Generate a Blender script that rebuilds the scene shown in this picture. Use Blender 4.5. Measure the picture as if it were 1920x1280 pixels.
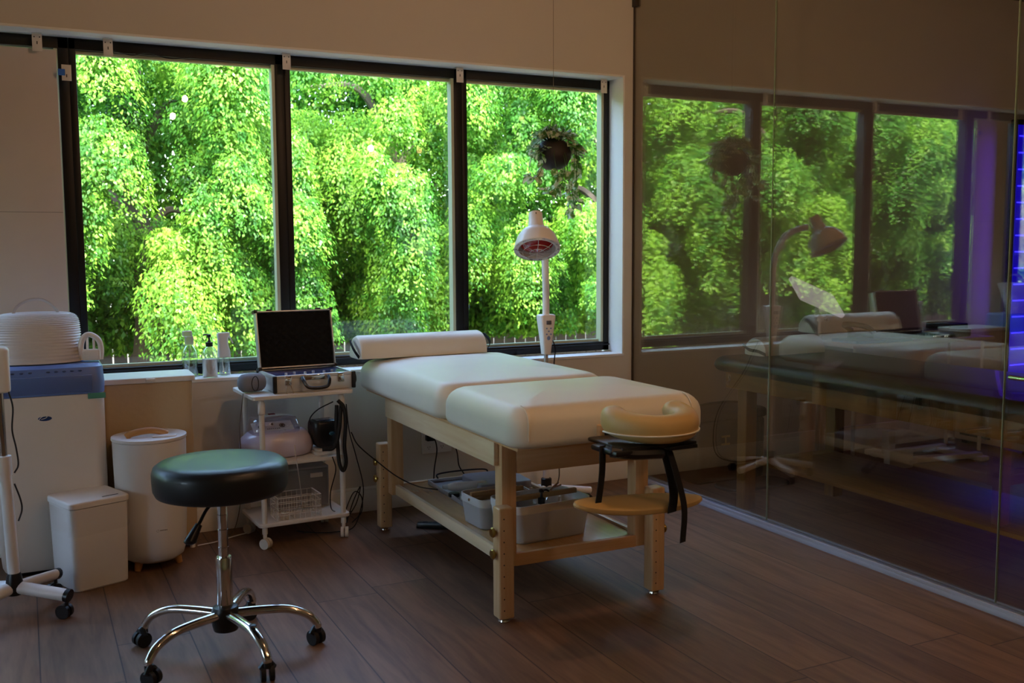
import bpy, bmesh, math, random
import numpy as np
from mathutils import Vector, Matrix
R = math.radians
scene = bpy.context.scene
for o in list(bpy.data.objects): bpy.data.objects.remove(o)
col = scene.collection

# ------------------------------------------------------------------ camera, world, sun, big lights, exposure
cam_d = bpy.data.cameras.new('camera'); cam = bpy.data.objects.new('camera', cam_d); col.objects.link(cam)
cam_d.sensor_width = 36.0; cam_d.lens = 36.0 * 1860 / 1920
YAW, PITCH, ROLL = R(26.2), R(5.42), R(-0.31)
fw = Vector((math.sin(YAW)*math.cos(PITCH), math.cos(YAW)*math.cos(PITCH), -math.sin(PITCH)))
r0 = Vector((math.cos(YAW), -math.sin(YAW), 0)); u0 = r0.cross(fw)
rt = r0*math.cos(ROLL) + u0*math.sin(ROLL); up = rt.cross(fw)
m = Matrix((rt, up, -fw)).transposed().to_4x4(); m.translation = Vector((0, 0, 1.35))
cam.matrix_world = m
cam_d.dof.use_dof = True; cam_d.dof.focus_distance = 4.3; cam_d.dof.aperture_fstop = 4.0
cam_d.clip_end = 200
scene.camera = cam
scene.view_settings.view_transform = 'Standard'; scene.view_settings.look = 'None'
scene.view_settings.gamma = 1.0; scene.view_settings.use_curve_mapping = False
scene.view_settings.exposure = 0.12

world = bpy.data.worlds.new('World'); scene.world = world; world.use_nodes = True
wn = world.node_tree; wn.nodes.clear()
sky = wn.nodes.new('ShaderNodeTexSky'); sky.sky_type = 'NISHITA'; sky.sun_disc = False
sky.sun_elevation = R(52); sky.sun_rotation = R(200); sky.air_density = 1.0; sky.dust_density = 1.5
bgn = wn.nodes.new('ShaderNodeBackground'); bgn.inputs[1].default_value = 2.3
outw = wn.nodes.new('ShaderNodeOutputWorld')
wn.links.new(sky.outputs[0], bgn.inputs[0]); wn.links.new(bgn.outputs[0], outw.inputs[0])

sd = bpy.data.lights.new('sun', 'SUN'); sd.energy = 14.5; sd.angle = R(0.6); sd.color = (1.0, .95, .84)
sun = bpy.data.objects.new('sun', sd); col.objects.link(sun)
sun.rotation_euler = Vector((-0.36, 0.36, -0.86)).to_track_quat('-Z', 'Y').to_euler()
sun.location = (0, 0, 20)

def lamp(name, kind, loc, energy, color, size=0.3, target=None):
    d = bpy.data.lights.new(name, kind); d.energy = energy; d.color = color
    if kind == 'AREA': d.shape = 'DISK'; d.size = size
    else: d.shadow_soft_size = size
    o = bpy.data.objects.new(name, d); col.objects.link(o); o.location = loc
    if target is not None: o.rotation_euler = (Vector(target) - Vector(loc)).to_track_quat('-Z', 'Y').to_euler()
    return o
CEIL = 3.05
BULBS = [(1.30, .45, 2.56), (1.42, .40, 2.73), (2.92, 1.25, 2.26), (1.75, 2.3, 2.95)]   # warm pendant bulbs out of view; the last is added to brighten header and table

# ------------------------------------------------------------------ helpers
def srgb(h):
    h = h.lstrip('#'); c = [int(h[i:i+2], 16)/255 for i in (0, 2, 4)]
    return tuple([x/12.92 if x <= .04045 else ((x+.055)/1.055)**2.4 for x in c] + [1])
MATS = {}
def mat(name, color, rough=.5, metal=0., bump=0., bscale=60., var=0., vscale=8., spec=.5, trans=0., emis=None, estr=0., sheen=0., coat=0., sss=0.):
    if name in MATS: return MATS[name]
    m = bpy.data.materials.new(name); m.use_nodes = True; nt = m.node_tree
    p = nt.nodes['Principled BSDF']
    c = srgb(color) if isinstance(color, str) else color
    p.inputs['Base Color'].default_value = c; p.inputs['Roughness'].default_value = rough
    p.inputs['Metallic'].default_value = metal; p.inputs['Specular IOR Level'].default_value = spec
    p.inputs['Transmission Weight'].default_value = trans; p.inputs['Coat Weight'].default_value = coat
    if sheen: p.inputs['Sheen Weight'].default_value = sheen
    if emis: p.inputs['Emission Color'].default_value = srgb(emis); p.inputs['Emission Strength'].default_value = estr
    tc = nt.nodes.new('ShaderNodeTexCoord')
    nz = nt.nodes.new('ShaderNodeTexNoise'); nz.inputs['Scale'].default_value = vscale; nz.inputs['Detail'].default_value = 4
    nt.links.new(tc.outputs['Object'], nz.inputs['Vector'])
    v = var if var else .04
    mr = nt.nodes.new('ShaderNodeMapRange'); mr.inputs[3].default_value = 1-v; mr.inputs[4].default_value = 1+v
    nt.links.new(nz.outputs['Fac'], mr.inputs[0])
    mx = nt.nodes.new('ShaderNodeVectorMath'); mx.operation = 'SCALE'; mx.inputs[0].default_value = c[:3]
    nt.links.new(mr.outputs[0], mx.inputs['Scale']); nt.links.new(mx.outputs[0], p.inputs['Base Color'])
    if bump:
        nb = nt.nodes.new('ShaderNodeTexNoise'); nb.inputs['Scale'].default_value = bscale; nb.inputs['Detail'].default_value = 6
        nt.links.new(tc.outputs['Object'], nb.inputs['Vector'])
        b = nt.nodes.new('ShaderNodeBump'); b.inputs['Strength'].default_value = bump; b.inputs['Distance'].default_value = .004
        nt.links.new(nb.outputs['Fac'], b.inputs['Height']); nt.links.new(b.outputs[0], p.inputs['Normal'])
    MATS[name] = m; return m

def glass_mat(name, f0=.045, gain=1., tint=(.97, .98, .97), gtint=(1, 1, 1), rough=0.):
    """thin architectural glass: clear through, Schlick mirror on both faces"""
    m = bpy.data.materials.new(name); m.use_nodes = True; nt = m.node_tree; nt.nodes.clear()
    o = nt.nodes.new('ShaderNodeOutputMaterial'); t = nt.nodes.new('ShaderNodeBsdfTransparent'); g = nt.nodes.new('ShaderNodeBsdfGlossy')
    t.inputs[0].default_value = (*tint, 1); g.inputs[0].default_value = (*gtint, 1); g.inputs['Roughness'].default_value = rough
    geo = nt.nodes.new('ShaderNodeNewGeometry')
    dt = nt.nodes.new('ShaderNodeVectorMath'); dt.operation = 'DOT_PRODUCT'
    nt.links.new(geo.outputs['Normal'], dt.inputs[0]); nt.links.new(geo.outputs['Incoming'], dt.inputs[1])
    def mth(op, a, b=None):
        n = nt.nodes.new('ShaderNodeMath'); n.operation = op
        for i, v in enumerate((a, b)):
            if v is None: continue
            if isinstance(v, (int, float)): n.inputs[i].default_value = v
            else: nt.links.new(v, n.inputs[i])
        return n.outputs[0]
    ab = mth('ABSOLUTE', dt.outputs['Value']); inv = mth('SUBTRACT', 1.0, ab); p5 = mth('POWER', inv, 5.0)
    f = mth('MULTIPLY', mth('ADD', mth('MULTIPLY', p5, 1-f0), f0), gain); f = mth('MINIMUM', f, 1.0)
    mx = nt.nodes.new('ShaderNodeMixShader'); nt.links.new(f, mx.inputs[0]); nt.links.new(t.outputs[0], mx.inputs[1]); nt.links.new(g.outputs[0], mx.inputs[2])
    nt.links.new(mx.outputs[0], o.inputs[0]); MATS[name] = m; return m

def tag(o, label=None, cat=None, group=None, kind=None):
    if label: o['label'] = label
    if cat: o['category'] = cat
    if group: o['group'] = group
    if kind: o['kind'] = kind
    return o
def thing(name, label, cat, loc=(0, 0, 0), rotz=0., group=None):
    o = bpy.data.objects.new(name, None); col.objects.link(o); o.location = loc; o.rotation_euler = (0, 0, rotz)
    o.empty_display_size = .1
    return tag(o, label, cat, group)
def obj(name, bm, m, parent=None, label=None, loc=None, sharp=35):
    bmesh.ops.recalc_face_normals(bm, faces=bm.faces)
    me = bpy.data.meshes.new(name); bm.to_mesh(me); bm.free()
    me.materials.append(m); me.shade_smooth(); me.set_sharp_from_angle(angle=R(sharp))
    o = bpy.data.objects.new(name, me); col.objects.link(o)
    if parent is not None: o.parent = parent
    if loc is not None: o.location = loc
    if label: o['label'] = label
    return o
def struct(name, bm, m, parent=None, **k):
    o = obj(name, bm, m, parent, **k)
    if parent is None: o['kind'] = 'structure'
    return o
NB = bmesh.new
def box(bm, x0, x1, y0, y1, z0, z1, bev=0., seg=2, M=None):
    r = bmesh.ops.create_cube(bm, size=1.); vs = r['verts']
    for v in vs: v.co = Vector(((x0+x1)/2 + v.co.x*(x1-x0), (y0+y1)/2 + v.co.y*(y1-y0), (z0+z1)/2 + v.co.z*(z1-z0)))
    if bev > 0:
        es = list({e for v in vs for e in v.link_edges})
        rr = bmesh.ops.bevel(bm, geom=es, offset=bev, segments=seg, affect='EDGES', profile=.5)
        vs = list({v for f in rr['faces'] for v in f.verts} | {v for v in vs if v.is_valid})
    if M is not None:
        for v in vs: v.co = M @ v.co
    return bm
def cyl(bm, p0, p1, r0, r1=None, seg=20, caps=True):
    p0, p1 = Vector(p0), Vector(p1); r1 = r0 if r1 is None else r1
    d = (p1-p0).normalized(); a = d.orthogonal().normalized(); b = d.cross(a)
    A = []; B = []
    for i in range(seg):
        t = 2*math.pi*i/seg; v = a*math.cos(t)+b*math.sin(t)
        A.append(bm.verts.new(p0+v*r0)); B.append(bm.verts.new(p1+v*r1))
    for i in range(seg): j = (i+1) % seg; bm.faces.new((A[i], A[j], B[j], B[i]))
    if caps: bm.faces.new(A[::-1]); bm.faces.new(B)
    return bm
def lathe(bm, prof, c=(0, 0, 0), seg=32, M=None, cap=True, sx=1., sy=1.):
    rings = []
    for (r, z) in prof:
        ring = []
        for i in range(seg):
            t = 2*math.pi*i/seg; p = Vector((c[0]+r*math.cos(t)*sx, c[1]+r*math.sin(t)*sy, c[2]+z))
            if M is not None: p = M @ p
            ring.append(bm.verts.new(p))
        rings.append(ring)
    for a, b in zip(rings, rings[1:]):
        for i in range(seg): j = (i+1) % seg; bm.faces.new((a[i], a[j], b[j], b[i]))
    if cap: bm.faces.new(rings[0][::-1]); bm.faces.new(rings[-1])
    return bm
def loft(bm, rings, cap=True):
    V = [[bm.verts.new(p) for p in r] for r in rings]; n = len(V[0])
    for a, b in zip(V, V[1:]):
        for i in range(n): j = (i+1) % n; bm.faces.new((a[i], a[j], b[j], b[i]))
    if cap: bm.faces.new(V[0][::-1]); bm.faces.new(V[-1])
    return bm
def rrect(cx, cy, w, l, r, z, k=6):
    r = max(min(r, w/2-1e-4, l/2-1e-4), 1e-4); pts = []
    for (sx, sy, a0) in ((1, 1, 0), (-1, 1, 90), (-1, -1, 180), (1, -1, 270)):
        for i in range(k+1):
            t = R(a0+90*i/k); pts.append(Vector((cx+sx*(w/2-r)+r*math.cos(t), cy+sy*(l/2-r)+r*math.sin(t), z)))
    return pts
def pad(bm, cx, cy, w, l, z0, z1, rp=.05, rt=.04, rb=.02, crown=0., k=6, M=None):
    """upholstered pad: rounded plan, rolled edges, crowned top"""
    rings = []
    n = 6
    if rb > 0:
        for i in range(n+1):
            t = R(90*i/n); ins = rb*(1-math.sin(t)); rings.append(rrect(cx, cy, w-2*ins, l-2*ins, rp-ins*.5, z0+rb*(1-math.cos(t)), k))
    else: rings.append(rrect(cx, cy, w, l, rp, z0, k))
    for i in range(n+1):
        t = R(90*i/n); ins = rt*(1-math.cos(t)); rings.append(rrect(cx, cy, w-2*ins, l-2*ins, rp-ins*.5, z1-crown-rt*(1-math.sin(t)), k))
    s = min(w, l)/2 - rt
    for q in (.12, .3, .5, .7, .85, .97):
        ins = rt+s*q; zz = z1-crown+crown*(1-(1-q)**2)
        rings.append(rrect(cx, cy, w-2*ins, l-2*ins, max(rp-ins*.5, .004), zz, k))
    if M is not None: rings = [[M @ p for p in r] for r in rings]
    return loft(bm, rings)
def smooth_path(pts, n=8):
    P = [Vector(p) for p in pts]
    if len(P) < 3: return P
    Q = [P[0]*2-P[1]] + P + [P[-1]*2-P[-2]]; out = []
    for i in range(1, len(Q)-2):
        for j in range(n):
            t = j/n; a, b, c, d = Q[i-1], Q[i], Q[i+1], Q[i+2]
            out.append(.5*((2*b)+(-a+c)*t+(2*a-5*b+4*c-d)*t*t+(-a+3*b-3*c+d)*t**3))
    out.append(P[-1]); return out
def tube(bm, pts, r, seg=10, n=8, radii=None, closed=False, flat=1., cap=True):
    P = smooth_path(pts, n) if n > 1 else [Vector(p) for p in pts]
    N = len(P); rings = []; prev = None
    for i, p in enumerate(P):
        if closed: t = (P[(i+1) % N]-P[i-1]).normalized()
        else: t = (P[min(i+1, N-1)]-P[max(i-1, 0)]).normalized()
        if t.length < 1e-6: t = Vector((0, 0, 1))
        if prev is None: a = t.orthogonal().normalized()
        else:
            a = prev - t*prev.dot(t); a = a.normalized() if a.length > 1e-6 else t.orthogonal().normalized()
        prev = a; b = t.cross(a)
        rr = r if radii is None else np.interp(i/(N-1), np.linspace(0, 1, len(radii)), radii)
        rings.append([bm.verts.new(p+(a*math.cos(2*math.pi*k/seg)+b*math.sin(2*math.pi*k/seg)*flat)*float(rr)) for k in range(seg)])
    pairs = list(zip(rings, rings[1:])) + ([(rings[-1], rings[0])] if closed else [])
    for A, B in pairs:
        for i in range(seg): j = (i+1) % seg; bm.faces.new((A[i], A[j], B[j], B[i]))
    if not closed and cap: bm.faces.new(rings[0][::-1]); bm.faces.new(rings[-1])
    return bm
def ribbon(bm, pts, w, th, wdir=(1, 0, 0), n=6):
    """flat strap of width w along wdir and thickness th"""
    P = smooth_path(pts, n); W = Vector(wdir).normalized(); rings = []
    for i, p in enumerate(P):
        t = (P[min(i+1, len(P)-1)]-P[max(i-1, 0)]).normalized(); nn = t.cross(W); nn = nn.normalized() if nn.length > 1e-5 else Vector((0, 1, 0))
        rings.append([p+W*w/2+nn*th/2, p-W*w/2+nn*th/2, p-W*w/2-nn*th/2, p+W*w/2-nn*th/2])
    return loft(bm, rings)
def ellipsoid(bm, c, rx, ry, rz, seg=20, rings=12, M=None):
    prof = [(max(math.sin(math.pi*i/rings), .002), -math.cos(math.pi*i/rings)) for i in range(rings+1)]
    n0 = len(bm.verts); out = []
    for (r, z) in prof:
        ring = []
        for i in range(seg):
            t = 2*math.pi*i/seg; p = Vector((c[0]+r*math.cos(t)*rx, c[1]+r*math.sin(t)*ry, c[2]+z*rz))
            if M is not None: p = M @ p
            ring.append(bm.verts.new(p))
        out.append(ring)
    for a, b in zip(out, out[1:]):
        for i in range(seg): j = (i+1) % seg; bm.faces.new((a[i], a[j], b[j], b[i]))
    bm.faces.new(out[0][::-1]); bm.faces.new(out[-1])
    return bm
def wood_mat(name, c1, c2, rough=.4, axis=2, scale=6., coat=.15):
    m = bpy.data.materials.new(name); m.use_nodes = True; nt = m.node_tree; p = nt.nodes['Principled BSDF']
    p.inputs['Roughness'].default_value = rough; p.inputs['Coat Weight'].default_value = coat; p.inputs['Coat Roughness'].default_value = .25
    tc = nt.nodes.new('ShaderNodeTexCoord'); mp = nt.nodes.new('ShaderNodeMapping')
    s = [scale*5]*3; s[axis] = scale*.35; mp.inputs['Scale'].default_value = s
    nz = nt.nodes.new('ShaderNodeTexNoise'); nz.inputs['Scale'].default_value = 1.2; nz.inputs['Detail'].default_value = 5; nz.inputs['Distortion'].default_value = .6
    cr = nt.nodes.new('ShaderNodeValToRGB'); cr.color_ramp.elements[0].color = srgb(c1); cr.color_ramp.elements[1].color = srgb(c2)
    cr.color_ramp.elements[0].position = .3; cr.color_ramp.elements[1].position = .7
    nt.links.new(tc.outputs['Object'], mp.inputs[0]); nt.links.new(mp.outputs[0], nz.inputs['Vector']); nt.links.new(nz.outputs['Fac'], cr.inputs[0]); nt.links.new(cr.outputs[0], p.inputs['Base Color'])
    MATS[name] = m; return m

# ------------------------------------------------------------------ materials
M_wall = mat('painted_drywall', '#d8d0c4', .85, bump=.06, bscale=180, var=.02)
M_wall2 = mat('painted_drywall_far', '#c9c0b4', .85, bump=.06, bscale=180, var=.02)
M_trimw = mat('white_trim_paint', '#f3f2ef', .55)
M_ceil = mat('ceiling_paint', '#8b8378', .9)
M_frame = mat('dark_bronze_aluminium', '#120f0d', .45, metal=.3)
M_bead = mat('grey_green_bead', '#c3c9ae', .45)
M_cream = mat('cream_vinyl', '#e6ddcb', .42, bump=.03, bscale=300, sheen=.1)
M_tan = mat('tan_vinyl', '#c9a76a', .45, bump=.04, bscale=300)
M_blackfab = mat('black_webbing', '#0b0a0a', .8, bump=.2, bscale=400)
M_blackpl = mat('black_plastic', '#0e0d0e', .35)
M_rubber = mat('black_rubber', '#0a0a0b', .6)
M_white = mat('white_plastic', '#e4dfda', .4)
M_whitem = mat('white_powder_coat', '#ddd6cc', .45)
M_chrome = mat('chrome', '#d9d6d2', .12, metal=1.)
M_steel = mat('brushed_aluminium', '#d2d0cc', .38, metal=.6)
M_brass = mat('brass', '#a98a45', .3, metal=1.)
M_birch = wood_mat('birch_wood', '#cf9f6c', '#e0b98a', .38, axis=2)
M_birchx = wood_mat('birch_wood_rail', '#cf9f6c', '#e0b98a', .38, axis=0)
M_birchy_lit = wood_mat('birch_wood_side_lit', '#e2bf92', '#efd6ae', .34, axis=1)  # side boards made paler: daylight from the left put into their colour
M_shelf = wood_mat('lacquered_plywood', '#b98a58', '#cfa068', .2, axis=1, coat=.6)
M_beech = wood_mat('beech_wood', '#a97743', '#c08f57', .4, axis=0)
M_pane = glass_mat('window_glass', .04, 1.0, (.97, .985, .97))
M_part = glass_mat('partition_glass', .065, 2.15, (.90, .90, .88), (1.0, .95, .78))
M_edge = mat('green_glass_edge', '#8fa08a', .25, spec=.8)
M_clear = glass_mat('clear_bottle_plastic', .09, 2.2, (.90, .94, .93), rough=.05)
M_frost = mat('frosted_plastic', '#dcd6d0', .35, trans=.55)
# ------------------------------------------------------------------ the setting
WY = 4.84; GX = 3.16; X0, X1 = -4.6, 7.4; YB = -3.2
def plank_mat():
    m = bpy.data.materials.new('oak_laminate'); m.use_nodes = True; nt = m.node_tree; p = nt.nodes['Principled BSDF']
    tc = nt.nodes.new('ShaderNodeTexCoord'); sp = nt.nodes.new('ShaderNodeSeparateXYZ'); nt.links.new(tc.outputs['Object'], sp.inputs[0])
    def mth(op, a, b=None):
        n = nt.nodes.new('ShaderNodeMath'); n.operation = op
        for i, v in enumerate((a, b)):
            if v is None: continue
            if isinstance(v, (int, float)): n.inputs[i].default_value = v
            else: nt.links.new(v, n.inputs[i])
        return n.outputs[0]
    x = mth('DIVIDE', mth('ADD', sp.outputs[0], .008), .2405); ix = mth('FLOOR', x); fx = mth('FRACT', x)
    wn_ = nt.nodes.new('ShaderNodeTexWhiteNoise'); wn_.noise_dimensions = '1D'; nt.links.new(ix, wn_.inputs['W'])
    y = mth('ADD', mth('DIVIDE', sp.outputs[1], 1.85), mth('MULTIPLY', wn_.outputs['Value'], 7.3)); iy = mth('FLOOR', y); fy = mth('FRACT', y)
    w2 = nt.nodes.new('ShaderNodeTexWhiteNoise'); w2.noise_dimensions = '2D'; cb = nt.nodes.new('ShaderNodeCombineXYZ')
    nt.links.new(ix, cb.inputs[0]); nt.links.new(iy, cb.inputs[1]); nt.links.new(cb.outputs[0], w2.inputs['Vector'])
    def gap(f, w): return mth('ADD', mth('LESS_THAN', f, w), mth('GREATER_THAN', f, 1-w))
    g = mth('MINIMUM', mth('ADD', gap(fx, .009), gap(fy, .0012)), 1.)
    off = nt.nodes.new('ShaderNodeCombineXYZ')
    nt.links.new(mth('ADD', mth('MULTIPLY', sp.outputs[0], 9.), mth('MULTIPLY', w2.outputs['Value'], 40)), off.inputs[0])
    nt.links.new(mth('ADD', mth('MULTIPLY', sp.outputs[1], .9), mth('MULTIPLY', w2.outputs['Value'], 17)), off.inputs[1])
    n1 = nt.nodes.new('ShaderNodeTexNoise'); n1.inputs['Scale'].default_value = 1.6; n1.inputs['Detail'].default_value = 6; n1.inputs['Distortion'].default_value = 1.4
    nt.links.new(off.outputs[0], n1.inputs['Vector'])
    n2 = nt.nodes.new('ShaderNodeTexNoise'); n2.inputs['Scale'].default_value = 12; n2.inputs['Detail'].default_value = 3; nt.links.new(off.outputs[0], n2.inputs['Vector'])
    # knots
    vo = nt.nodes.new('ShaderNodeTexVoronoi'); vo.inputs['Scale'].default_value = 1.0; o2 = nt.nodes.new('ShaderNodeCombineXYZ')
    nt.links.new(mth('MULTIPLY', sp.outputs[0], 3.2), o2.inputs[0]); nt.links.new(mth('MULTIPLY', sp.outputs[1], 1.7), o2.inputs[1]); nt.links.new(o2.outputs[0], vo.inputs['Vector'])
    kn = mth('MULTIPLY', mth('SUBTRACT', 1., mth('MINIMUM', mth('MULTIPLY', vo.outputs['Distance'], 22.), 1.)), .55)
    fac = mth('ADD', mth('MULTIPLY', n1.outputs['Fac'], .9), mth('MULTIPLY', n2.outputs['Fac'], .25))
    cr = nt.nodes.new('ShaderNodeValToRGB'); e = cr.color_ramp.elements
    e[0].position = .35; e[0].color = srgb('#644734'); e[1].position = .78; e[1].color = srgb('#8a694f')
    nt.links.new(fac, cr.inputs[0])
    tone = mth('ADD', mth('MULTIPLY', w2.outputs['Value'], .22), .86)
    tone = mth('MULTIPLY', tone, mth('SUBTRACT', 1., mth('MULTIPLY', g, .72))); tone = mth('MULTIPLY', tone, mth('SUBTRACT', 1., kn))
    vm = nt.nodes.new('ShaderNodeVectorMath'); vm.operation = 'SCALE'; nt.links.new(cr.outputs[0], vm.inputs[0]); nt.links.new(tone, vm.inputs['Scale'])
    nt.links.new(vm.outputs[0], p.inputs['Base Color']); p.inputs['Roughness'].default_value = .5; p.inputs['Specular IOR Level'].default_value = .35
    b = nt.nodes.new('ShaderNodeBump'); b.inputs['Strength'].default_value = .25; b.inputs['Distance'].default_value = .002
    nt.links.new(mth('SUBTRACT', mth('MULTIPLY', n2.outputs['Fac'], .3), g), b.inputs['Height']); nt.links.new(b.outputs[0], p.inputs['Normal'])
    return m
M_floor = plank_mat()
struct('floor', box(NB(), X0-.2, X1+.2, YB-.2, 5.08, -.12, 0), M_floor)
struct('ceiling', box(NB(), X0-.2, X1+.2, YB-.2, 5.3, CEIL, CEIL+.15), M_ceil)
# window wall: header, parapet, piers
wx0, wx1, wz0, wz1 = -4.3, 3.10, .722, 2.312
b = NB()
box(b, X0, wx1, WY, 5.08, wz1, CEIL); box(b, X0, wx1, WY, 5.08, 0, wz0); box(b, X0, wx0, WY, 5.08, wz0, wz1)
box(b, wx1, X1, WY, 5.08, 0, CEIL)
struct('wall_back', b, M_wall)
b = NB(); box(b, X0-.12, X0, YB, 5.08, 0, 1.0); box(b, X0-.12, X0, YB, 5.08, 2.2, CEIL); box(b, X0-.12, X0, YB, .9, 1.0, 2.2); box(b, X0-.12, X0, 2.1, 5.08, 1.0, 2.2)
struct('wall_left', b, M_wall)
e = bpy.data.objects.new('window_7', None); col.objects.link(e); e.location = (X0-.06, 1.5, 1.0); e['kind'] = 'structure'; b = NB()  # added unseen window, lets daylight onto the massage table's left side
for y in (-.57, 0, .57): box(b, -.03, .03, y-.03, y+.03, 0, 1.2, .003)
box(b, -.03, .03, -.6, .6, 0, .05, .003); box(b, -.03, .03, -.6, .6, 1.15, 1.2, .003); obj('window_frame', b, M_frame, e)
obj('glass_pane', box(NB(), -.003, .003, -.58, .58, .04, 1.16), M_pane, e)
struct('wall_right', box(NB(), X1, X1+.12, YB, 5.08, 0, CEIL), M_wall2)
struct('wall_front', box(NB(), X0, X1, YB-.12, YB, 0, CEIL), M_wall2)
# sill board and jamb liner
struct('trim_1', box(NB(), wx0, wx1, WY-.006, 5.0, wz0, .737, .002), M_trimw)
struct('trim_2', box(NB(), wx1-.012, wx1, WY-.004, 5.0, .737, wz1, .002), M_trimw)
struct('trim_3', box(NB(), wx0, wx1-.012, WY-.002, 5.0, wz1-.012, wz1, .002), M_trimw)
# baseboards
def baseb(name, x0, x1):
    b = NB(); box(b, x0, x1, WY-.018, WY, 0, .115, .003); box(b, x0, x1, WY-.012, WY, .115, .128, .003); return struct(name, b, M_trimw)
baseb('baseboard_back', X0, 3.13)
b = NB(); box(b, 3.19, X1, WY-.018, WY, 0, .16, .004); struct('baseboard_right', b, M_trimw)
# windows : dark frames and panes
def window(n, x0, x1, z0=.745, z1=2.30, bead=True):
    e = bpy.data.objects.new('window_%d' % n, None); col.objects.link(e); e.location = ((x0+x1)/2, 5.02, z0); e['kind'] = 'structure'
    w = x1-x0; h = z1-z0; b = NB(); y0, y1 = -.035, .045
    lw, rw, tw, bw = .03, .045, .05, .05
    box(b, -w/2, -w/2+lw, y0, y1, 0, h, .003); box(b, w/2-rw, w/2, y0, y1, 0, h, .003)
    box(b, -w/2, w/2, y0, y1, h-tw, h, .003); box(b, -w/2, w/2, y0, y1, 0, bw, .003)
    box(b, -w/2, w/2, y0-.012, y0, bw-.02, bw-.012, .001); obj('window_frame', b, M_frame, e)
    b = NB(); yb0, yb1 = .0, .02
    box(b, w/2-rw-.016, w/2-rw, yb0-.03, yb1, bw, h-tw); box(b, -w/2+lw, w/2-rw, yb0-.005, yb1, h-tw-.014, h-tw); box(b, -w/2+lw, w/2-rw, yb0-.005, yb1, bw, bw+.014)
    obj('glazing_bead', b, M_bead, e)
    obj('glass_pane', box(NB(), -w/2+.02, w/2-.03, .024, .030, bw-.02, h-tw+.02), M_pane, e)
    return e
window(1, .232, 1.205); window(2, 1.205, 2.16); window(3, 2.16, 3.098)
window(4, -.30, .232); window(5, -2.2, -.30); window(6, -4.3, -2.2)
# glass partition : three sheets, joints, floor track, ceiling track
tb = NB(); box(tb, GX-.03, GX+.03, YB, 4.838, 0, .022, .002); box(tb, GX-.03, GX-.022, YB, 4.838, .022, .035); box(tb, GX+.022, GX+.03, YB, 4.838, .022, .035)
struct('trim_4', tb, mat('anodised_track', '#c2c8d6', .45, metal=.2))
tb = NB(); box(tb, GX-.03, GX+.03, YB, 4.838, 2.95, CEIL-.001); struct('trim_5', tb, M_trimw)
tb = NB(); box(tb, GX-.006, GX+.006, 4.828, 4.8385, .036, 2.69); box(tb, GX-.016, GX+.016, 4.80, 4.838, 2.69, 2.95); struct('trim_6', tb, mat('dark_brown_channel', '#3a2c22', .5))
joints = [4.826, 3.652, 2.396, 1.1, -.3, -1.7, YB+.05]
for i, (ya, yb) in enumerate(zip(joints, joints[1:])):
    e = bpy.data.objects.new('glass_partition', None); col.objects.link(e); e.location = (GX, (ya+yb)/2, .024)
    tag(e, ['clear glass partition sheet nearest the window wall corner', 'clear glass partition sheet beyond the seam, second from the window wall', 'clear glass partition sheet at the right edge with the metal door bar'][min(i, 2)] if i < 3 else 'clear glass partition sheet further along the floor track', 'glass panel', 'glass sheets of the partition')
    l = ya-yb-.006
    obj('glass_sheet', box(NB(), -.005, .005, -l/2, l/2, .012, 2.925), M_part, e)
    g = NB(); box(g, -.0055, .0055, -l/2-.0015, -l/2+.0005, .012, 2.925); obj('polished_edge', g, M_edge, e)
    if i == 2:
        h = NB(); tube(h, [(-.05, l/2-.05, .86), (-.05, l/2-.30, .86)], .008, n=1); tube(h, [(.05, l/2-.0-.05, .86), (.05, l/2-.30, .86)], .008, n=1)
        for dy in (-.09, -.26): cyl(h, (-.05, l/2+dy, .86), (.05, l/2+dy, .86), .006)
        obj('door_bar', h, M_chrome, e, label='slim horizontal metal bar')
# pendant bulbs, seen only as reflections, except the last, an added unseen fill
M_bulb = mat('warm_bulb_glass', '#ffe2b8', .4, emis='#ffc897', estr=330); M_bulb_added = mat('added_bulb_glass', '#ffe2b8', .4, emis='#ffc897', estr=1050); M_bulb2 = mat('warm_bulb_glass_bright', '#ffe2b8', .4, emis='#ffc897', estr=540)
for k, (x, y, z) in enumerate(BULBS):
    t = thing('pendant_bulb', 'warm pendant bulb on a thin cord, reflected as a dot in the windows; the last is added and unseen', 'light', (x, y, z), group='warm pendant bulbs')
    ellipsoid(bm_ := NB(), (0, 0, 0), .024, .024, .030); obj('bulb', bm_, {2: M_bulb2, 3: M_bulb_added}.get(k, M_bulb), t)
    obj('socket', cyl(NB(), (0, 0, .028), (0, 0, .085), .018), M_blackpl, t)
    obj('cord', cyl(NB(), (0, 0, .085), (0, 0, CEIL-z), .003, seg=8), M_blackpl, t)

# ------------------------------------------------------------------ outside : ground, fence, trees
struct('ground_outside', box(NB(), -14, 18, 5.3, 16, -.35, -.25), mat('dry_earth', '#6e6350', .95, var=.3, vscale=2.))
M_fence = mat('weathered_fence_boards', '#6d655e', .85, var=.25, vscale=3.)
rnd = random.Random(4)
fe = thing('wooden_fence', 'weathered grey board fence behind the trees outside the windows', 'fence', (2, 10.6, -.25))
b = NB(); x = -12.
while x < 12:
    w = .14; h = 1.45+rnd.uniform(-.03, .03); box(b, x, x+w-.012, -.012+rnd.uniform(-.004, .004), .012, 0, h, .003, 1); x += w
obj('fence_boards', b, M_fence, fe)
b = NB(); box(b, -12, 12, .012, .06, .3, .4); box(b, -12, 12, .012, .06, 1.1, 1.2); obj('fence_rail', b, M_fence, fe)

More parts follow.
